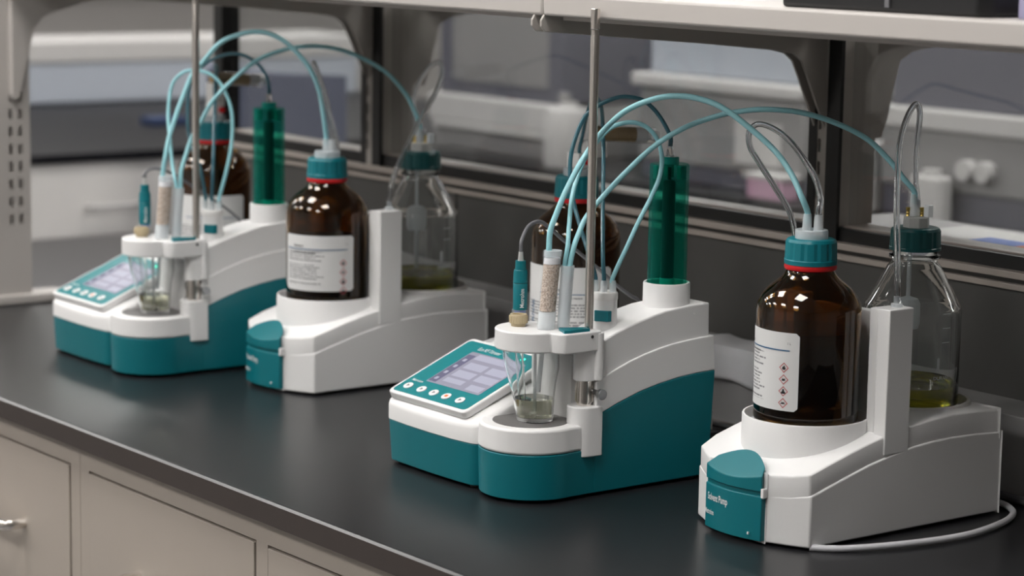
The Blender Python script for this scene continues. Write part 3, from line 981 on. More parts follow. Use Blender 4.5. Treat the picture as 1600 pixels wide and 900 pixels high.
    MB().prism(rg(52.6), 49.2, 74.0, rg(51.6)).build('stirrer_deck', 'white_plastic', t, bevel=2.5, angle=30)
    MB().lathe([(38.4, 73.5), (38.4, 74.5), (0, 74.5)], C[0], C[1], 56).build('stirrer_disc', 'grey_disc', t)
    # column block and adjustable clamp on the support rod
    RX, RY = -1822, 1482
    blk = arc(RX, 1476, 15.5, 180, 360, 16) + [(RX + 15.5, 1490), (RX - 15.5, 1490)]
    MB().prism(blk, 42, 92).build('rod_foot', 'white_plastic', t, bevel=1.2)
    MB().lathe([(0, 90), (7.6, 90), (7.6, 95), (0, 95)], RX, RY - 4, 24).build('rod_socket', 'steel', t)
    kn = MB()
    seg = 36
    for z0, z1 in ((95, 117),):
        kn.lathe([(0, z0)] + [(8.6, z0), (8.6, z1)] + [(0, z1)], RX, RY - 4, seg)
    cl = kn.build('clamp_collar', 'steel', t)
    r0 = None
    for k in range(18):
        a_ = 2 * math.pi * k / 18
        if r0 is None:
            r0 = MB().box(RX + 8.3, RX + 9.3, RY - 4 - 0.7, RY - 4 + 0.7, 96, 116)
        vs = [(RX + (p[0] - RX) * math.cos(a_) - (p[1] - RY + 4) * math.sin(a_), RY - 4 + (p[0] - RX) * math.sin(a_) + (p[1] - RY + 4) * math.cos(a_), p[2]) for p in r0.v]
        MB().add(vs, r0.f).build('rib', 'steel', cl, smooth=False)
    MB().tube([(RX + 8, RY + 2, 106), (RX + 19, RY + 2, 106)], 2.6, 14).build('clamp_stem', 'dark_steel', t)
    MB().tube([(RX + 17, RY + 2, 105), (RX + 22, RY + 2, 105)], 5.4, 28).build('thumb_screw', 'dark_steel', t, bevel=0.6)
    sl_ = arc(RX, RY - 4, 11.5, 150, 360, 20) + [(RX + 11.5, RY + 8), (RX - 10, RY + 8)]
    MB().prism(sl_, 117.5, 149).build('clamp_sleeve', 'white_plastic', t, bevel=0.8)
    MB().prism(rrect(RX + 5, RX + 15.5, RY - 1, RY + 9.5, 4.5), 118, 166).build('clamp_jaw', 'white_plastic', t, bevel=0.8)
    rod = [(0, 100), (4.5, 100), (4.5, 456), (4.1, 457), (4.1, 463), (4.7, 464), (4.7, 482), (4.2, 483.5), (0, 483.5)]
    MB().lathe(rod, RX, RY, 24).build('support_rod', 'steel', t, angle=30)
    # --- titration head
    head = arc(C[0], C[1], 37.5, 60, 352, 48)
    head += [(-1818, 1436.5), (-1812.5, 1438.5), (-1809, 1442), (-1807.5, 1448), (-1807.5, 1486)] + [(-1812, 1490), (-1836, 1490), (-1840, 1480)]
    hd = MB().prism(head, 147.8, 168).build('titration_head', 'white_plastic', t, bevel=1.6, angle=30)
    MB().tube([(-1808.5, 1475, 163), (-1807.1, 1475, 163)], 1.7, 14).build('set_screw', 'black_plastic', t)
    MB().prism([(-1832, 1452), (-1813, 1444), (-1811, 1450), (-1811, 1475), (-1820, 1476)], 167.5, 171).build('head_insert', 'teal_plastic', t, bevel=0.6)
    # ribbed beige stopper
    kb = MB()
    kx, ky = -1874, 1434
    kb.lathe([(0, 168), (7.2, 168), (7.2, 170.5), (8.8, 171), (9.0, 178), (8.2, 180), (6.2, 180), (6.0, 178), (0, 178)], kx, ky, 36)
    st = kb.build('stopper', 'beige_knob', t)
    for k in range(20):
        a_ = 2 * math.pi * k / 20
        r0 = MB().box(8.7, 9.5, -0.6, 0.6, 171.5, 178.3)
        vs = [(kx + p[0] * math.cos(a_) - p[1] * math.sin(a_), ky + p[0] * math.sin(a_) + p[1] * math.cos(a_), p[2]) for p in r0.v]
        MB().add(vs, r0.f).build('rib', 'beige_knob', st, smooth=False)
    # reagent port pot on the body
    qx, qy = -1840, 1516
    MB().lathe([(13.0, 158), (13.0, 193), (0, 193)], qx, qy, 40).build('port_pot', 'white_plastic', t, angle=40)
    MB().lathe([(0, 193), (13.6, 193), (13.6, 199), (12.8, 200.5), (0, 200.5)], qx, qy, 40).build('port_lid', 'cream_plastic', t, angle=40)
    MB().prism([(qx + 2, qy - 14.6), (qx + 14.5, qy - 7), (qx + 14.5, qy - 2), (qx + 10, qy - 6), (qx + 1, qy - 11.8)], 172, 183).build('port_clip', 'teal_plastic', t, bevel=0.6)
    for dx, dy in PORTS:
        fitting(qx + dx, qy + dy, 200, 12, 3.6).build('port_fitting', 'frosted', t)
    # socket for the dosing cylinder
    MB().lathe([(24.3, 165), (24.1, 202.5), (23.5, 204), (21.5, 204), (21.5, 190), (0, 190)], -1840, 1598, 56).build('cylinder_socket', 'white_plastic', t, angle=40)
    return t


PORTS = [(-8.0, -6.0), (1.0, -2.0), (5.5, 6.0)]
T1 = titrator()
T1['label'] = 'teal and white titrator standing between the two solvent pumps'
T2 = copy_tree(T1)
T2OFF = Vector((-771, -3.5, 0))
T2.location = T1.location + T2OFF * 0.001
T2['label'] = 'teal and white titrator at the bench end beside the slotted upright'


# ------------------------------------------------------------------ parts fitted to the titrators (things of their own)
def vessel():
    cx, cy = -1858, 1441
    t = thing('titration_vessel', (cx, cy, 74.6), '', 'glass vessel', 'glass titration vessels')
    R = [(0, 76), (16, 75.2), (18, 74.7), (18.6, 77), (21, 98), (23.5, 112), (27.5, 128), (28.2, 140), (28.4, 148)]
    inn = [(26.9, 148), (26.7, 140), (26.0, 128.5), (22.1, 112.5), (19.6, 98), (17.2, 79), (0, 78.5)]
    sh = (-0.055, -0.05)   # the cup hangs slightly off axis
    MB().lathe(R + inn, cx, cy, 56, shear=sh, zref=112).build('glass', 'clear_glass', t, angle=60)
    MB().lathe([(0, 78.8), (17.0, 79.2), (19.1, 97.5), (0, 97.5)], cx, cy, 48, shear=sh, zref=112).build('liquid', 'pale_liquid', t, angle=50)
    # electrode shaft, burette tip and stirrer bar inside
    MB().tube([(-1873, 1434, 148), (-1868, 1436, 90)], 4.2, 18, inner=3.2).build('electrode_shaft', 'clear_glass', t)
    MB().tube([(-1868.2, 1436, 96), (-1868, 1436, 89)], 1.5, 10).build('electrode_pin', 'brass', t)
    MB().tube([(-1850, 1446, 148), (-1853, 1444, 104)], 2.4, 14).build('dosing_tip', 'frosted', t)
    MB().tube([(-1846, 1434, 148), (-1849, 1437, 86)], 1.6, 12).build('suction_tip', 'frosted', t)
    MB().tube([(-1864, 1447, 81.3), (-1848, 1434, 81.3)], 2.4, 14).build('stirrer_bar', 'white_plastic', t)
    return t


def drying_tube():
    # slim upright tube filled with molecular sieve, standing in the head
    A, B = Vector((-1845, 1446, 168)), Vector((-1843.5, 1452, 246))
    t = thing('drying_tube', (-1845, 1446, 168), '', 'drying tube', 'drying tubes with beads')
    ax = (B - A)
    P = lambda k: A + ax * k

    def seg(k0, k1, r0, r1):
        n_ = 6
        return [(r0 + (r1 - r0) * j / n_, k0 + (k1 - k0) * j / n_) for j in range(n_ + 1)]

    def body(prof, seg_=32):
        m = MB()
        pr = [(r_, 168 + 78 * k) for r_, k in prof]
        return m.lathe(pr, A.x, A.y, seg_, shear=(ax.x / ax.z, ax.y / ax.z), zref=168)
    body([(0, 0), (8.6, 0), (8.6, 0.2), (9.0, 0.22), (9.2, 0.92), (9.8, 0.925), (9.8, 1.0), (8.6, 1.0), (8.4, 0.93), (8.2, 0.24), (0, 0.22)]).build('tube_body', 'frosted_clear', t, angle=40)
    body([(8.7, 0.005), (8.7, 0.215), (8.1, 0.225), (0, 0.225)]).build('lower_sleeve', 'frosted', t, angle=40)
    body([(0, 0.235), (7.9, 0.235), (8.1, 0.83), (0, 0.83)]).build('beads', 'sieve_beads', t, angle=40)
    body([(0, 0.835), (8.0, 0.835), (8.1, 0.91), (0, 0.91)]).build('wadding', 'cloth_white', t, angle=40)
    body([(0, 0.93), (8.4, 0.93), (8.6, 1.004), (0, 1.004)]).build('lid', 'frosted', t, angle=40)
    return t


def guide_tube():
    t = thing('guide_tube', (-1839, 1463, 168), '', 'guide tube', 'frosted guide tubes')
    m = MB().lathe([(0, 168), (6.0, 168), (6.2, 176), (6.8, 228), (6.6, 231), (5.8, 231), (5.4, 178), (0, 178)], -1839, 1463, 28, shear=(0.02, 0.055), zref=168)
    m.build('sleeve', 'frosted', t, angle=40)
    MB().lathe([(0, 179), (5.1, 179), (5.4, 219), (0, 219)], -1839, 1463, 24, shear=(0.02, 0.055), zref=168).build('filling', 'cloth_white', t, angle=40)
    return t


def electrode():
    ex, ey = -1887.5, 1446
    t = thing('electrode', (ex, ey, 168), '', 'electrode', 'electrodes with teal plugs')
    MB().lathe([(0, 168), (7.8, 168), (8.2, 182), (7.0, 182), (0, 182)], ex, ey, 28).build('socket', 'frosted_clear', t, angle=40)
    MB().lathe([(0, 178), (5.6, 178), (5.8, 184), (0, 184)], ex, ey, 28).build('blue_band', 'paper_blue', t, angle=40)
    MB().lathe([(0, 181.5), (7.1, 181.5), (7.3, 208), (7.0, 208.5), (0, 208.5)], ex, ey, 28).build('head', 'teal_plastic', t, angle=40)
    c = faceted_cap(ex, ey, 7.4, 209, 222, n=8, flange=1.0)
    c.build('screw_ring', 'teal_plastic', t, angle=22)
    MB().lathe([(0, 221), (5.7, 221), (5.3, 231), (0, 231)], ex, ey, 24).build('cable_sleeve', 'teal_plastic', t, angle=40)
    MB().lathe([(0, 231), (3.0, 231), (2.2, 240), (0, 240)], ex, ey, 20).build('strain_relief', 'frosted_dull', t, angle=40)
    # vertical lettering facing the camera
    vs, fs = text_verts('Metrohm', 6.4, 0.04)
    ac = az_cam(ex, ey)
    out = []
    for v in vs:
        a_ = rad(ac + 8) + (3.0 - v[1]) / 7.5
        out.append((ex + 7.5 * math.cos(a_), ey + 7.5 * math.sin(a_), 184 + v[0] * 0.8))
    MB().add(out, fs).build('lettering', 'print_white', t, smooth=False)
    return t


def dosing_cylinder():
    cx, cy = -1840, 1598
    t = thing('dosing_cylinder', (cx, cy, 190), '', 'dosing cylinder', 'green dosing cylinders')
    R = 20.2
    MB().lathe([(R, 191), (R, 324), (R - 1.5, 325.5), (9, 325.5), (9, 322.5), (R - 3.2, 322.5), (R - 3.2, 191)], cx, cy, 64).build('green_shell', 'green_acrylic', t, angle=40)
    MB().lathe([(9.6, 325), (9.6, 331.5), (8.6, 332.5), (0, 332.5)], cx, cy, 32).build('top_cap', 'green_cap', t, angle=40)
    for a_ in (20, 140, 260):
        x, y = cx + 14 * math.cos(rad(a_)), cy + 14 * math.sin(rad(a_))
        MB().prism(rrect(x - 4, x + 4, y - 4, y + 4, 2), 310, 324).build('inner_lug', 'green_cap', t, bevel=0.6)
    MB().lathe([(0, 208), (6.8, 208), (6.8, 305), (5.5, 308), (2, 309), (2, 322), (0, 322)], cx, cy, 20).build('plunger', 'black_plastic', t, angle=30)
    MB().lathe([(0, 191), (7.4, 191), (7.4, 208), (0, 208)], cx, cy, 24).build('plunger_foot', 'teal_light', t, angle=40)
    fitting(cx, cy, 332, 11, 4.0).build('connector', 'clear_tube', t)
    fitting(cx, cy, 341, 9, 2.6).build('connector_tip', 'clear_tube', t)
    return t


mat('frosted_clear', (0.85, 0.88, 0.90), 0.2, alpha=0.13, noise=0.01, nscale=300)
mat('green_cap', (0.01, 0.30, 0.25), 0.15, trans=0.4, ior=1.3, noise=0.03, nscale=300)
mat('teal_light', (0.03, 0.42, 0.36), 0.3, noise=0.03, nscale=300)

NEAR, FAR = 'of the titrator between the pumps', 'of the titrator at the bench end'
for fn, lb in ((vessel, 'tapered glass vessel holding pale liquid under the head {}'),
               (drying_tube, 'upright drying tube of tan beads on the head {}'),
               (guide_tube, 'slim frosted guide tube on the head {}'),
               (electrode, 'electrode with teal screw plug on the head {}'),
               (dosing_cylinder, 'translucent green dosing cylinder with black plunger on top {}')):
    a = fn()
    a['label'] = lb.format(NEAR)
    b = copy_tree(a)
    b.location = a.location + T2OFF * 0.001
    b['label'] = lb.format(FAR)

# bottles
ac = az_cam(-1617, 1583)
B1, A1 = amber_bottle(-1617, 1583, 97.0, 276, 'brown solvent bottle in the front cup of the pump with the pale cable', (ac - 8.5 - 108, ac - 8.5, 118.5, 192.5))
for dx, dy in ((-5.5, -1.0), (5.0, 3.5)):
    fitting(-1617 + dx, 1583 + dy, 282.5, 16).build('tube_fitting', 'frosted', B1)
p2x, p2y = -1617 + P2OFF.x + 2, 1583 + P2OFF.y
ac = az_cam(p2x, p2y)
B2, A2 = amber_bottle(p2x, p2y, 97.0, 276, 'brown solvent bottle in the front cup of the pump between the titrators', (ac + 40 - 112, ac + 40, 118, 185.5))
for dx, dy in ((-2.5, 0.0), (5.0, 3.5)):
    fitting(p2x + dx, p2y + dy, 282.5, 16).build('tube_fitting', 'frosted', B2)
ac = az_cam(-2077, 1668)
B3, A3 = amber_bottle(-2077, 1668, 44.2, 287, 'brown reagent bottle behind the titrator between the pumps', (ac - 88, ac + 52, 92, 190), solvent=False)
fitting(-2077 + 2, 1668 + 3, 293.5, 16).build('tube_fitting', 'frosted', B3)
b4 = (-2855, 1656)
ac = az_cam(*b4)
B4, A4 = amber_bottle(b4[0], b4[1], 44.2, 287, 'brown reagent bottle behind the titrator at the bench end', (ac - 88, ac + 52, 92, 190), solvent=False)
fitting(b4[0] + 2, b4[1] + 3, 293.5, 16).build('tube_fitting', 'frosted', B4)
# red hand wheel beside the adapter of the two reagent bottles
for (bx, by), B in (((-2077, 1668), B3), (b4, B4)):
    MB().tube([(bx + 9, by + 6, 303), (bx + 14, by + 6, 303)], 4.2, 18).build('red_valve', 'red_ring', B, bevel=0.6)
    MB().box(bx - 12, bx + 10, by - 6, by + 8, 295, 312).build('valve_block', 'cream_plastic', B, bevel=1)
MB().box(-2084, -2068, 1674.5, 1704, 306, 325.5).build('tube_holder', 'cream_plastic', B3, bevel=1)
MB().box(-2880, -2861, 1658, 1677, 306, 338).build('tube_holder', 'cream_plastic', B4, bevel=1)
C1, D1 = clear_bottle(-1617, 1724, 98.0, 277.4, 'clear glass bottle with a little olive liquid on the pump with the pale cable')
C2, D2 = clear_bottle(-1617 + P2OFF.x, 1724 + P2OFF.y, 98.0, 277.4, 'clear glass bottle with a little olive liquid on the pump between the titrators')
for (bx, by), B in (((-1617, 1724), C1), ((-1617 + P2OFF.x, 1724 + P2OFF.y), C2)):
    fitting(bx - 3, by - 1.5, 287.5, 22, 3.8).build('tube_fitting', 'frosted', B)
    fitting(bx - 4.3, by + 5.1, 287.5, 16, 3.6).build('tube_fitting', 'frosted', B)


# adsorber tubes with granules lying across the reagent bottles' valves
def adsorber(p0, p1, label):
    p0, p1 = Vector(p0), Vector(p1)
    t = thing('adsorber_tube', tuple((p0 + p1) / 2 - Vector((0, 0, 9))), label, 'adsorber tube', 'adsorber tubes above the reagent bottles')
    ax = (p1 - p0)
    MB().tube([p0, p0 + ax * 0.62], 8.2, 24).build('granules', 'cork_granules', t)
    MB().tube([p0 + ax * 0.62, p0 + ax * 0.8], 8.2, 24).build('wadding', 'cloth_white', t)
    MB().tube([p0 - ax * 0.02, p1 - ax * 0.08], 9.2, 24, inner=8.5).build('glass', 'clear_glass', t)
    MB().tube([p1 - ax * 0.1, p1], 5.0, 18).build('end_cap', 'frosted', t)


adsorber(px(930, 208, 2680), px(1030, 212, 2700), 'tube of brown granules above the reagent bottle behind the nearer titrator')
adsorber(px(332, 122, 3290), px(418, 126, 3360), 'tube of brown granules above the reagent bottle at the bench end')


# ------------------------------------------------------------------ tubing: pixel trace + depth keys (mm)
def tubing(name, pts, keys, r_, matname, label, cat='tubing', group='tubing of the titration setups', inner=None, start=None, end=None, seg=12):
    L = [0.0]
    for a, b in zip(pts, pts[1:]):
        L.append(L[-1] + math.hypot(b[0] - a[0], b[1] - a[1]))
    P = [px(p[0], p[1], interp(keys, l / L[-1])) for p, l in zip(pts, L)]
    if start is not None:
        P = [Vector(q) for q in start] + P
    if end is not None:
        P = P + [Vector(q) for q in end]
    m = MB().tube(spline(P, 6), r_, seg, inner=inner)
    return solid(name, m, matname, label, cat, group)


def dep(p):
    return (Vector(p) - CAMP * 1000).dot(_f)


dA = dep((-1843, 1452, 246)); dG = dep((-1839, 1465, 230)); dB1 = dep((-1617, 1583, 300)); dC1 = dep((-1617, 1724, 300))
dPot = dep((-1840, 1516, 212)); dGr = dep((-1840, 1598, 345)); dB3 = dep((-2077, 1668, 305))
BLUE, CLEAR = 2.9, 3.0
N1L, N1R = (-1685, 1630), (-1549, 1630)          # tower nozzles of the nearer pump
def both(x, y, *zs):
    return [(x, y, z) for z in zs]


def setup(o, po, B, C, R, tr, lab):
    """all tubing of one titrator and its pump; o, po: offsets, tr: pixel traces with depth keys"""
    q = lambda x, y, *zs: [(x + o.x, y + o.y, z) for z in zs]
    pot = lambda k, *zs: q(-1840 + PORTS[k][0], 1516 + PORTS[k][1], *zs)
    tubing('supply_tube', *tr['supply'], BLUE, 'blue_tubing', lab['supply'], start=q(-1846, 1449, 240, 250), end=both(*B[0], 300, 290))
    tubing('drain_tube', *tr['drain'], 2.7, 'blue_tubing', lab['drain'], start=q(-1836.3, 1468.2, 219.5, 232), end=both(C[0] - 3, C[1] - 1.5, 312, 300))
    tubing('reagent_tube', *tr['reagent'], 2.3, 'blue_tubing', lab['reagent'], start=q(-1839.5, 1464.0, 219.5, 232), end=pot(2, 215, 207))
    tubing('dosing_tube', *tr['dosing'], 2.2, 'smoke_tubing', lab['dosing'], start=pot(0, 207, 216), end=q(-1840, 1598, 352, 343))
    tubing('intake_tube', *tr['intake'], 2.2, 'smoke_tubing', lab['intake'], start=pot(1, 207, 216), end=both(R[0] + 6, R[1] - 2, 318, 309))
    nz = (N1L[0] + po.x, N1L[1] + po.y)
    tubing('pressure_loop', *tr['pressure'], CLEAR, 'clear_tube', lab['pressure'], inner=1.9, start=both(*B[1], 292, 302), end=[px(*tr['pressure_end'], dep((*nz, 250)))] + both(*nz, 232, 222))
    nz = (N1R[0] + po.x, N1R[1] + po.y)
    tubing('vent_loop', *tr['vent'], CLEAR, 'clear_tube', lab['vent'], inner=1.9, start=both(C[0] - 4.3, C[1] + 5.1, 295, 305), end=both(*nz, 230, 221))
    tubing('electrode_cable', *tr['cable'], 1.9, 'grey_cable', lab['cable'], cat='cable', group='electrode cables', start=q(-1887.5, 1446, 236, 243), end=q(-1932, 1652, 130) + q(-1926, 1645, 98) + q(-1922, 1628, 90))


setup(Vector((0, 0, 0)), Vector((0, 0, 0)), [(-1622.5, 1582), (-1612, 1586.5)], (-1617, 1724), (-2077, 1668), dict(
    supply=([(860, 360), (869, 335), (880, 308), (894, 279), (907, 255), (920, 235), (943, 204), (978, 173), (1024, 154), (1065, 150), (1102, 157), (1133, 171), (1175, 203), (1211, 236), (1236, 271), (1253, 309)], [(0, dA), (0.25, 2388), (0.5, 2350), (1, dB1)]),
    drain=([(897, 385), (903, 368), (915, 341), (937, 313), (978, 269), (1024, 227), (1071, 199), (1118, 182), (1150, 175), (1193, 171), (1247, 175), (1300, 190), (1353, 216), (1389, 250), (1412, 279)], [(0, dG), (0.12, 2398), (0.35, 2405), (1, dC1)]),
    reagent=([(887, 385), (889, 356), (894, 307), (906, 266), (920, 238), (943, 210), (962, 196), (987, 191), (1009, 198), (1026, 216), (1034, 244), (1031, 275), (1018, 307), (999, 344), (980, 385)], [(0, dG), (0.25, 2412), (0.6, 2420), (1, dPot)]),
    dosing=([(919, 394), (907, 355), (897, 319), (891, 282), (892, 244), (900, 213), (912, 185), (925, 172), (940, 162), (959, 154), (978, 151), (1003, 156), (1021, 170), (1036, 190)], [(0, dPot), (0.2, 2435), (0.5, 2440), (1, dGr)]),
    intake=([(942, 397), (942, 320), (943, 250), (942, 200), (940, 170), (934, 154), (925, 156), (917, 180), (911, 208)], [(0, dPot), (0.3, 2460), (0.6, 2480), (0.8, 2600), (1, dB3)]),
    pressure=([(1282, 311), (1275, 282), (1257, 250), (1232, 218), (1207, 200), (1184, 194), (1171, 206), (1172, 229), (1186, 254), (1211, 293), (1234, 332)], [(0, dB1), (0.55, dB1 + 60), (1, dB1 + 100)]),
    pressure_end=(1243, 375),
    vent=([(1431, 282), (1432, 229), (1437, 186), (1436, 168), (1430, 163), (1418, 182), (1407, 218), (1403, 264), (1401, 318), (1402, 389), (1402, 440)], [(0, dC1 + 11), (0.15, dC1 + 11), (0.5, dC1 - 60), (1, dep((-1549, 1630, 240)))]),
    cable=([(815, 376), (824, 356), (834, 348), (846, 347), (860, 357), (880, 375), (905, 395), (935, 420), (965, 447), (985, 462), (1000, 474)], [(0, dep((-1885, 1449, 238))), (0.3, 2440), (0.6, 2500), (1, 2560)])), dict(
    supply='light blue tube arching to the brown bottle of the pump with the pale cable',
    drain='light blue tube arching from the guide tube to the clear bottle by the pale cable',
    reagent='thin blue tube looping from the guide tube to the white pot of the nearer titrator',
    dosing='thin dark tube looping from the white pot to the green cylinder between the pumps',
    intake='thin dark tube from the white pot to the brown bottle behind the nearer titrator',
    pressure='clear hose loop on the brown bottle by the pale cable',
    vent='clear hose loop from the clear bottle down to the tower by the pale cable',
    cable='thin grey cable arching from the electrode plug of the nearer titrator'))

o = T2OFF
q = lambda p: dep(Vector(p) + o)
dA2 = q((-1843, 1452, 246)); dG2 = q((-1839, 1465, 230)); dP2 = q((-1840, 1516, 212)); dGr2 = q((-1840, 1598, 345))
dB2 = dep((p2x, p2y, 300)); dC2 = dep((-1617 + P2OFF.x, 1724 + P2OFF.y, 300)); dB4 = dep((b4[0], b4[1], 305))
setup(T2OFF, P2OFF, [(p2x - 2.5, p2y), (p2x + 5.0, p2y + 3.5)], (-1617 + P2OFF.x, 1724 + P2OFF.y), b4, dict(
    supply=([(259, 242), (264, 216), (273, 187), (282, 161), (299, 119), (313, 102), (343, 68), (374, 54), (405, 50), (436, 59), (464, 82), (485, 109), (498, 140), (505, 178)], [(0, dA2), (0.3, dA2 + 20), (1, dB2)]),
    drain=([(283, 268), (290, 243), (300, 215), (313, 192), (333, 157), (368, 121), (402, 94), (436, 80), (471, 73), (505, 73), (540, 80), (574, 95), (602, 112), (623, 133), (640, 157)], [(0, dG2), (0.2, dG2 + 30), (1, dC2)]),
    reagent=([(270, 262), (266, 223), (263, 175), (269, 133), (285, 114), (300, 110), (313, 111), (333, 119), (350, 140), (362, 175), (362, 223), (355, 262)], [(0, dG2 + 16), (0.3, dG2 + 55), (1, dP2)]),
    dosing=([(313, 264), (300, 230), (294, 202), (294, 151), (301, 120), (313, 106), (333, 92), (361, 84), (385, 88), (405, 102), (416, 119)], [(0, dP2), (0.3, dP2 + 45), (1, dGr2)]),
    intake=([(333, 254), (336, 168), (339, 112), (338, 101), (336, 104), (336, 124)], [(0, dP2), (0.5, dP2 + 70), (0.75, dP2 + 130), (1, dB4 - 8)]),
    pressure=([(515, 178), (506, 142), (496, 112), (490, 98), (493, 112), (506, 147), (518, 190), (527, 224)], [(0, dB2), (0.4, dB2 + 60), (0.55, dB2 + 90), (1, dB2 + 100)]),
    pressure_end=(524, 262),
    vent=([(646, 168), (649, 143), (664, 112), (681, 98), (690, 101), (690, 120), (678, 150), (654, 192), (630, 240), (617, 271), (611, 292)], [(0, dC2 + 18), (0.15, dC2 + 18), (0.4, dC2 - 20), (0.65, dC2 - 70), (1, dep(Vector((-1549, 1630, 240)) + P2OFF))]),
    cable=([(224, 276), (229, 268), (236, 264), (250, 264), (270, 272), (300, 290), (330, 310), (352, 325), (372, 342)], [(0, q((-1885, 1449, 238))), (0.4, dP2 + 10), (1, dP2 + 110)])), dict(
    supply='light blue tube arching to the brown bottle of the pump between the titrators',
    drain='light blue tube arching from the guide tube to the clear bottle between the titrators',
    reagent='thin blue tube looping from the guide tube to the white pot at the bench end',
    dosing='thin dark tube looping from the white pot to the bench end green cylinder',
    intake='thin dark tube from the white pot to the brown bottle at the bench end',
    pressure='clear hose loop on the brown bottle between the titrators',
    vent='clear hose loop from the clear bottle down to the tower between the titrators',
    cable='thin grey cable arching from the electrode plug at the bench end'))

# ------------------------------------------------------------------ loose things on the worktop
m = MB().tube(spline([(-1600, 1790, 4), (-1560, 1796, 4), (-1528, 1782, 4), (-1508, 1755, 4), (-1496, 1720, 4), (-1488, 1675, 4), (-1491, 1630, 4), (-1502, 1580, 4), (-1520, 1540, 3.2), (-1540, 1519, 2.8)], 8), 3.2, 12)
solid('power_cable', m, 'white_cable', 'pale cable lying on the worktop around the base of the nearer pump', 'cable')
m = MB().tube(spline([(-2040, 1800, 4), (-1990, 1806, 4), (-1942, 1802, 4), (-1890, 1780, 4), (-1840, 1780, 4)], 8), 3.4, 10)
solid('power_cable', m, 'black_plastic', 'black cable running along the back of the worktop behind the nearer titrator', 'cable')
m = MB().tube(spline([(-2010, 1770, 4), (-1960, 1772, 4), (-1910, 1755, 4), (-1850, 1752, 4)], 8), 3.2, 10)
solid('power_cable', m, 'black_plastic', 'black cable nearest the white housing of the titrator between the pumps', 'cable')
m = MB().tube(spline([(-1800, 1816, 4), (-1828, 1812, 26), (-1848, 1808, 62), (-1866, 1803, 58), (-1872, 1798, 26), (-1852, 1794, 6), (-1810, 1796, 3)], 8), 2.6, 10)
solid('power_cable', m, 'black_plastic', 'black cable curling up beside the folded white cloth', 'cable')
m = MB().tube([(-1700, 1817, 5), (-700, 1817, 5)], 4.5, 10)
solid('power_cable', m, 'grey_cable', 'straight grey cable lying along the foot of the raceway', 'cable')
solid('power_adapter', MB().box(-1902, -1866, 1648, 1706, 0, 30), 'black_plastic', 'black power adapter block on the worktop close behind the nearer titrator', 'adapter', bevel=4)
# folded cloth draped over the front edge of the raceway
vs, fs = [], []
nx, ny = 26, 18
for j in range(ny + 1):
    for i in range(nx + 1):
        u, v = i / nx, j / ny
        x = -2036 + 98 * u + 4 * math.sin(5 * v)
        if v < 0.5:          # the hanging part
            k = v / 0.5
            y, z = 1822.5 - 2.5 * (1 + math.sin(7 * u + 1)) * (1 - k), 50 + 38 * k + 5 * math.sin(3 * u) * (1 - k)
        else:                # the part lying on top
            k = (v - 0.5) / 0.5
            y, z = 1824 + 46 * k, 88.5 + 2.0 * (1 + math.sin(6 * u + 3 * k)) * min(1, 3 * k)
        vs.append((x, y, z))
for j in range(ny):
    for i in range(nx):
        a = j * (nx + 1) + i
        fs.append((a, a + nx + 1, a + nx + 2, a + 1)[::-1])
cl = solid('folded_cloth', MB().add(vs, fs), 'cloth_white', 'folded white cloth draped over the grey raceway behind the nearer titrator', 'cloth')
md = cl.modifiers.new('thick', 'SOLIDIFY'); md.thickness = 0.004; md.offset = 1

# ------------------------------------------------------------------ neighbouring island behind the glass
t = thing('lab_bench', (-4000, 3700, -900), 'second lab bench beyond the glass with instruments on it', 'bench')
MB().box(-4950, -1500, 3380, 4120, -25, 0).build('worktop', 'bench_top', t, bevel=2)
MB().box(-4930, -1520, 3420, 4100, -900, -25).build('carcass', 'cabinet', t)
for k in range(6):
    MB().box(-4910 + 560 * k, -4910 + 560 * k + 550, 3412, 3422, -860, -45).build('door', 'cabinet', t, bevel=2)


def on_back(name, label, cat, parts, loc, group=None):
    t = thing(name, loc, label, cat, group)
    for pn, mb, mt, bv in parts:
        mb.build(pn, mt, t, bevel=bv)
    return t


on_back('analyser', 'grey and white analyser with dark upper panel behind the glass beside the white jug', 'instrument', [
    ('base', MB().box(-4870, -4395, 3450, 3800, 0, 70), 'instrument_grey', 6),
    ('middle', MB().box(-4880, -4380, 3440, 3800, 70, 135), 'instrument_white', 6),
    ('upper', MB().box(-4860, -4370, 3460, 3800, 135, 420), 'instrument_slate', 6),
    ('front_window', MB().box(-4800, -4420, 3455, 3462, 170, 380), 'instrument_grey', 2),
    ('drawer_lip', MB().box(-4850, -4400, 3432, 3442, 55, 68), 'instrument_white', 2)], (-4620, 3620, 0))
m = MB().lathe([(0, 0), (52, 0), (55, 6), (55, 120), (50, 132), (22, 137), (20, 148), (0, 148)], -4320, 3440, 32)
t = thing('jug', (-4320, 3440, 0), 'white cylindrical jug standing beyond the glass between two instruments', 'jug')
m.build('body', 'instrument_white', t)
MB().lathe([(0, 148), (14, 148), (16, 158), (12, 168), (0, 170)], -4335, 3440, 20).build('knob', 'instrument_grey', t)
for x, lb in ((-4300, 'beige upright of the bench beyond the glass behind the white jug'), (-3035, 'pale slotted upright of the bench beyond the glass near the two white knobs')):
    t = thing('bench_upright', (x, 3860, 0), lb, 'upright')
    c = MB().box(x - 30, x + 14, 3865, 3925, 0, 620).box(x + 14, x + 28, 3865, 3868, 0, 620).box(x + 14, x + 28, 3922, 3925, 0, 620)
    slotted_plate(c, x + 28, x + 30, 3865, 3925, 0, 620, 'y', [(3885, 3893)], [(60 + 40 * k, 85 + 40 * k) for k in range(12)])
    c.build('column', 'shelf_paint', t, smooth=False)
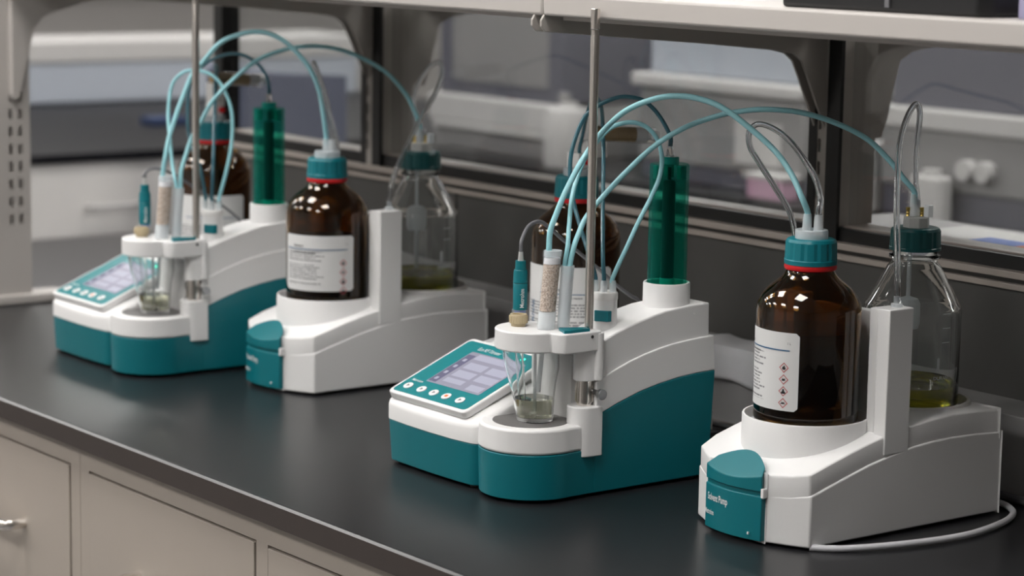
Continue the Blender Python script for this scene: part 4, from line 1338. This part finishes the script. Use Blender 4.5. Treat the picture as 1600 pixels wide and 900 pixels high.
on_back('chromatograph', 'pale blue topped grey instrument behind the glass above the clear hose loop', 'instrument', [
    ('base', MB().box(-4080, -3560, 3460, 3860, 0, 40), 'instrument_slate', 5),
    ('body', MB().box(-4080, -3560, 3450, 3860, 40, 205), 'instrument_grey', 8),
    ('ledge', MB().box(-4090, -3550, 3430, 3860, 205, 232), 'instrument_white', 5),
    ('hood', MB().box(-4070, -3565, 3470, 3860, 232, 430), 'instrument_pale_blue', 8),
    ('display', MB().box(-3760, -3620, 3444, 3452, 60, 150), 'instrument_white', 2)], (-3820, 3660, 0))
on_back('oven', 'slate grey oven with two white round knobs beyond the glass', 'instrument', [
    ('base', MB().box(-3330, -2900, 3450, 3860, 0, 60), 'instrument_slate', 5),
    ('control_band', MB().box(-3330, -2900, 3440, 3860, 60, 175), 'instrument_grey', 6),
    ('ledge', MB().box(-3340, -2890, 3430, 3860, 175, 215), 'instrument_white', 5),
    ('door', MB().box(-3320, -2905, 3455, 3860, 215, 460), 'instrument_slate', 6),
    ('knob', MB().tube([(-3092, 3440, 107), (-3092, 3415, 107)], 20, 24), 'instrument_white', 2),
    ('knob', MB().tube([(-3045, 3440, 107), (-3045, 3415, 107)], 20, 24), 'instrument_white', 2)], (-3110, 3650, 0))
on_back('plastic_canister', 'white plastic canister beyond the glass in front of the oven', 'canister', [
    ('body', MB().prism(rrect(-3200, -3118, 3384, 3428, 16), 0, 92), 'instrument_white', 6),
    ('lid', MB().lathe([(0, 90), (18, 90), (18, 104), (0, 104)], -3159, 3406, 20), 'instrument_white', 1)], (-3159, 3406, 0))
on_back('storage_box', 'white storage box beyond the glass left of the slate oven', 'box', [
    ('body', MB().box(-3420, -3345, 3400, 3560, 0, 120), 'instrument_white', 4),
    ('lid', MB().box(-3424, -3341, 3396, 3564, 120, 134), 'instrument_white', 3)], (-3380, 3480, 0))
on_back('pipette_rack', 'pink plastic pipette rack beyond the glass in front of the blue topped instrument', 'rack', [
    ('body', MB().box(-3660, -3555, 3390, 3440, 0, 42), 'pink_plastic', 4),
    ('tray', MB().box(-3665, -3550, 3385, 3445, 42, 52), 'instrument_white', 2)], (-3605, 3415, 0))
on_back('paper_stack', 'blue and orange printed papers lying beyond the glass sill', 'papers', [
    ('blue_sheet', MB().box(-1880, -1808, 2060, 2130, 205, 209), 'paper_blue', 0),
    ('orange_sheet', MB().box(-1806, -1760, 2075, 2130, 205, 210), 'paper_orange', 0),
    ('white_sheet', MB().box(-1990, -1750, 2050, 2210, 200, 205), 'instrument_white', 0)], (-1860, 2120, 200))
on_back('storage_cabinet', 'low grey cabinet on the far worktop carrying printed papers', 'cabinet', [
    ('body', MB().box(-2160, -1600, 1990, 2260, 0, 200), 'instrument_grey', 4)], (-1980, 2100, 0))
t = thing('worktop', (-1900, 2200, -24), 'black worktop on the far side of the glass partition', 'worktop')
MB().box(-3190, -600, 1904, 2500, -23.3, 0).build('slab', 'bench_top', t, bevel=2)

# swivel chair seen through the glass at the left
t = thing('lab_chair', (-4720, 2970, -900), 'blue grey lab chair with curved backrest beyond the glass', 'chair')
bk = []
for k in range(13):
    a_ = rad(-62 + 124 * k / 12)
    bk.append((-4720 + 260 * math.sin(a_), 2970 - 200 * math.cos(a_)))
outer = bk + [(p[0] * 1.0 + (p[0] + 4720) * 0.16, p[1] + 45) for p in bk[::-1]]
MB().prism(outer, -330, 215).build('backrest', 'chair_blue', t, bevel=30)
MB().prism(rrect(-4950, -4490, 2790, 3180, 90), -440, -370).build('seat', 'chair_blue', t, bevel=20)
MB().lathe([(0, -860), (28, -860), (28, -440), (0, -440)], -4720, 2970, 20).build('column', 'dark_steel', t)
for k in range(5):
    a_ = rad(72 * k + 10)
    c_ = (-4720 + 290 * math.cos(a_), 2970 + 290 * math.sin(a_))
    lg = MB().tube([(-4720, 2970, -820), (c_[0], c_[1], -845)], 16, 10).build('leg', 'black_plastic', t)
    MB().lathe([(0, -900), (26, -900), (26, -850), (0, -850)], c_[0], c_[1], 16).build('caster', 'black_plastic', lg)

# ------------------------------------------------------------------ far bench at the left end
t = thing('lab_table', (-5900, 3000, -900), 'far black topped lab table with a pale suspended drawer', 'table')
MB().box(-6700, -5100, 1900, 4300, -22, 0).build('worktop', 'far_worktop', t, bevel=2)
d = MB().box(-5160, -5112, 1950, 4250, -200, -22).build('drawer_front', 'drawer_white', t, bevel=4)
MB().tube([(-5112, 2620, -128), (-5088, 2620, -128), (-5084, 2640, -128), (-5084, 2730, -128), (-5088, 2750, -128), (-5112, 2750, -128)], 6, 10).build('handle', 'instrument_white', d)
for y in (1960, 4200):
    for x in (-6660, -5180):
        MB().box(x, x + 60, y, y + 60, -900, -22).build('leg', 'shelf_paint', t, bevel=3)
on_back('equipment_case', 'long blue grey equipment case with pale lid on the far black table', 'case', [
    ('body', MB().box(-6690, -6420, 2200, 4250, 0, 118), 'instrument_pale_blue', 8),
    ('lid', MB().box(-6695, -6415, 2195, 4255, 118, 185), 'instrument_white', 8)], (-6555, 3200, 0))
t = thing('glove_box', (-5685, 3145, 0), 'small dark blue box on the far black table', 'box')
MB().box(-5720, -5650, 3090, 3200, 0, 22).build('body', 'glove_blue', t, bevel=4)
on_back('wall_cupboard', 'grey wall cupboard hanging beyond the far black table', 'cupboard', [
    ('body', MB().box(-9990, -9600, 2000, 6800, 300, 1100), 'instrument_grey', 6)], (-9800, 4400, 300))
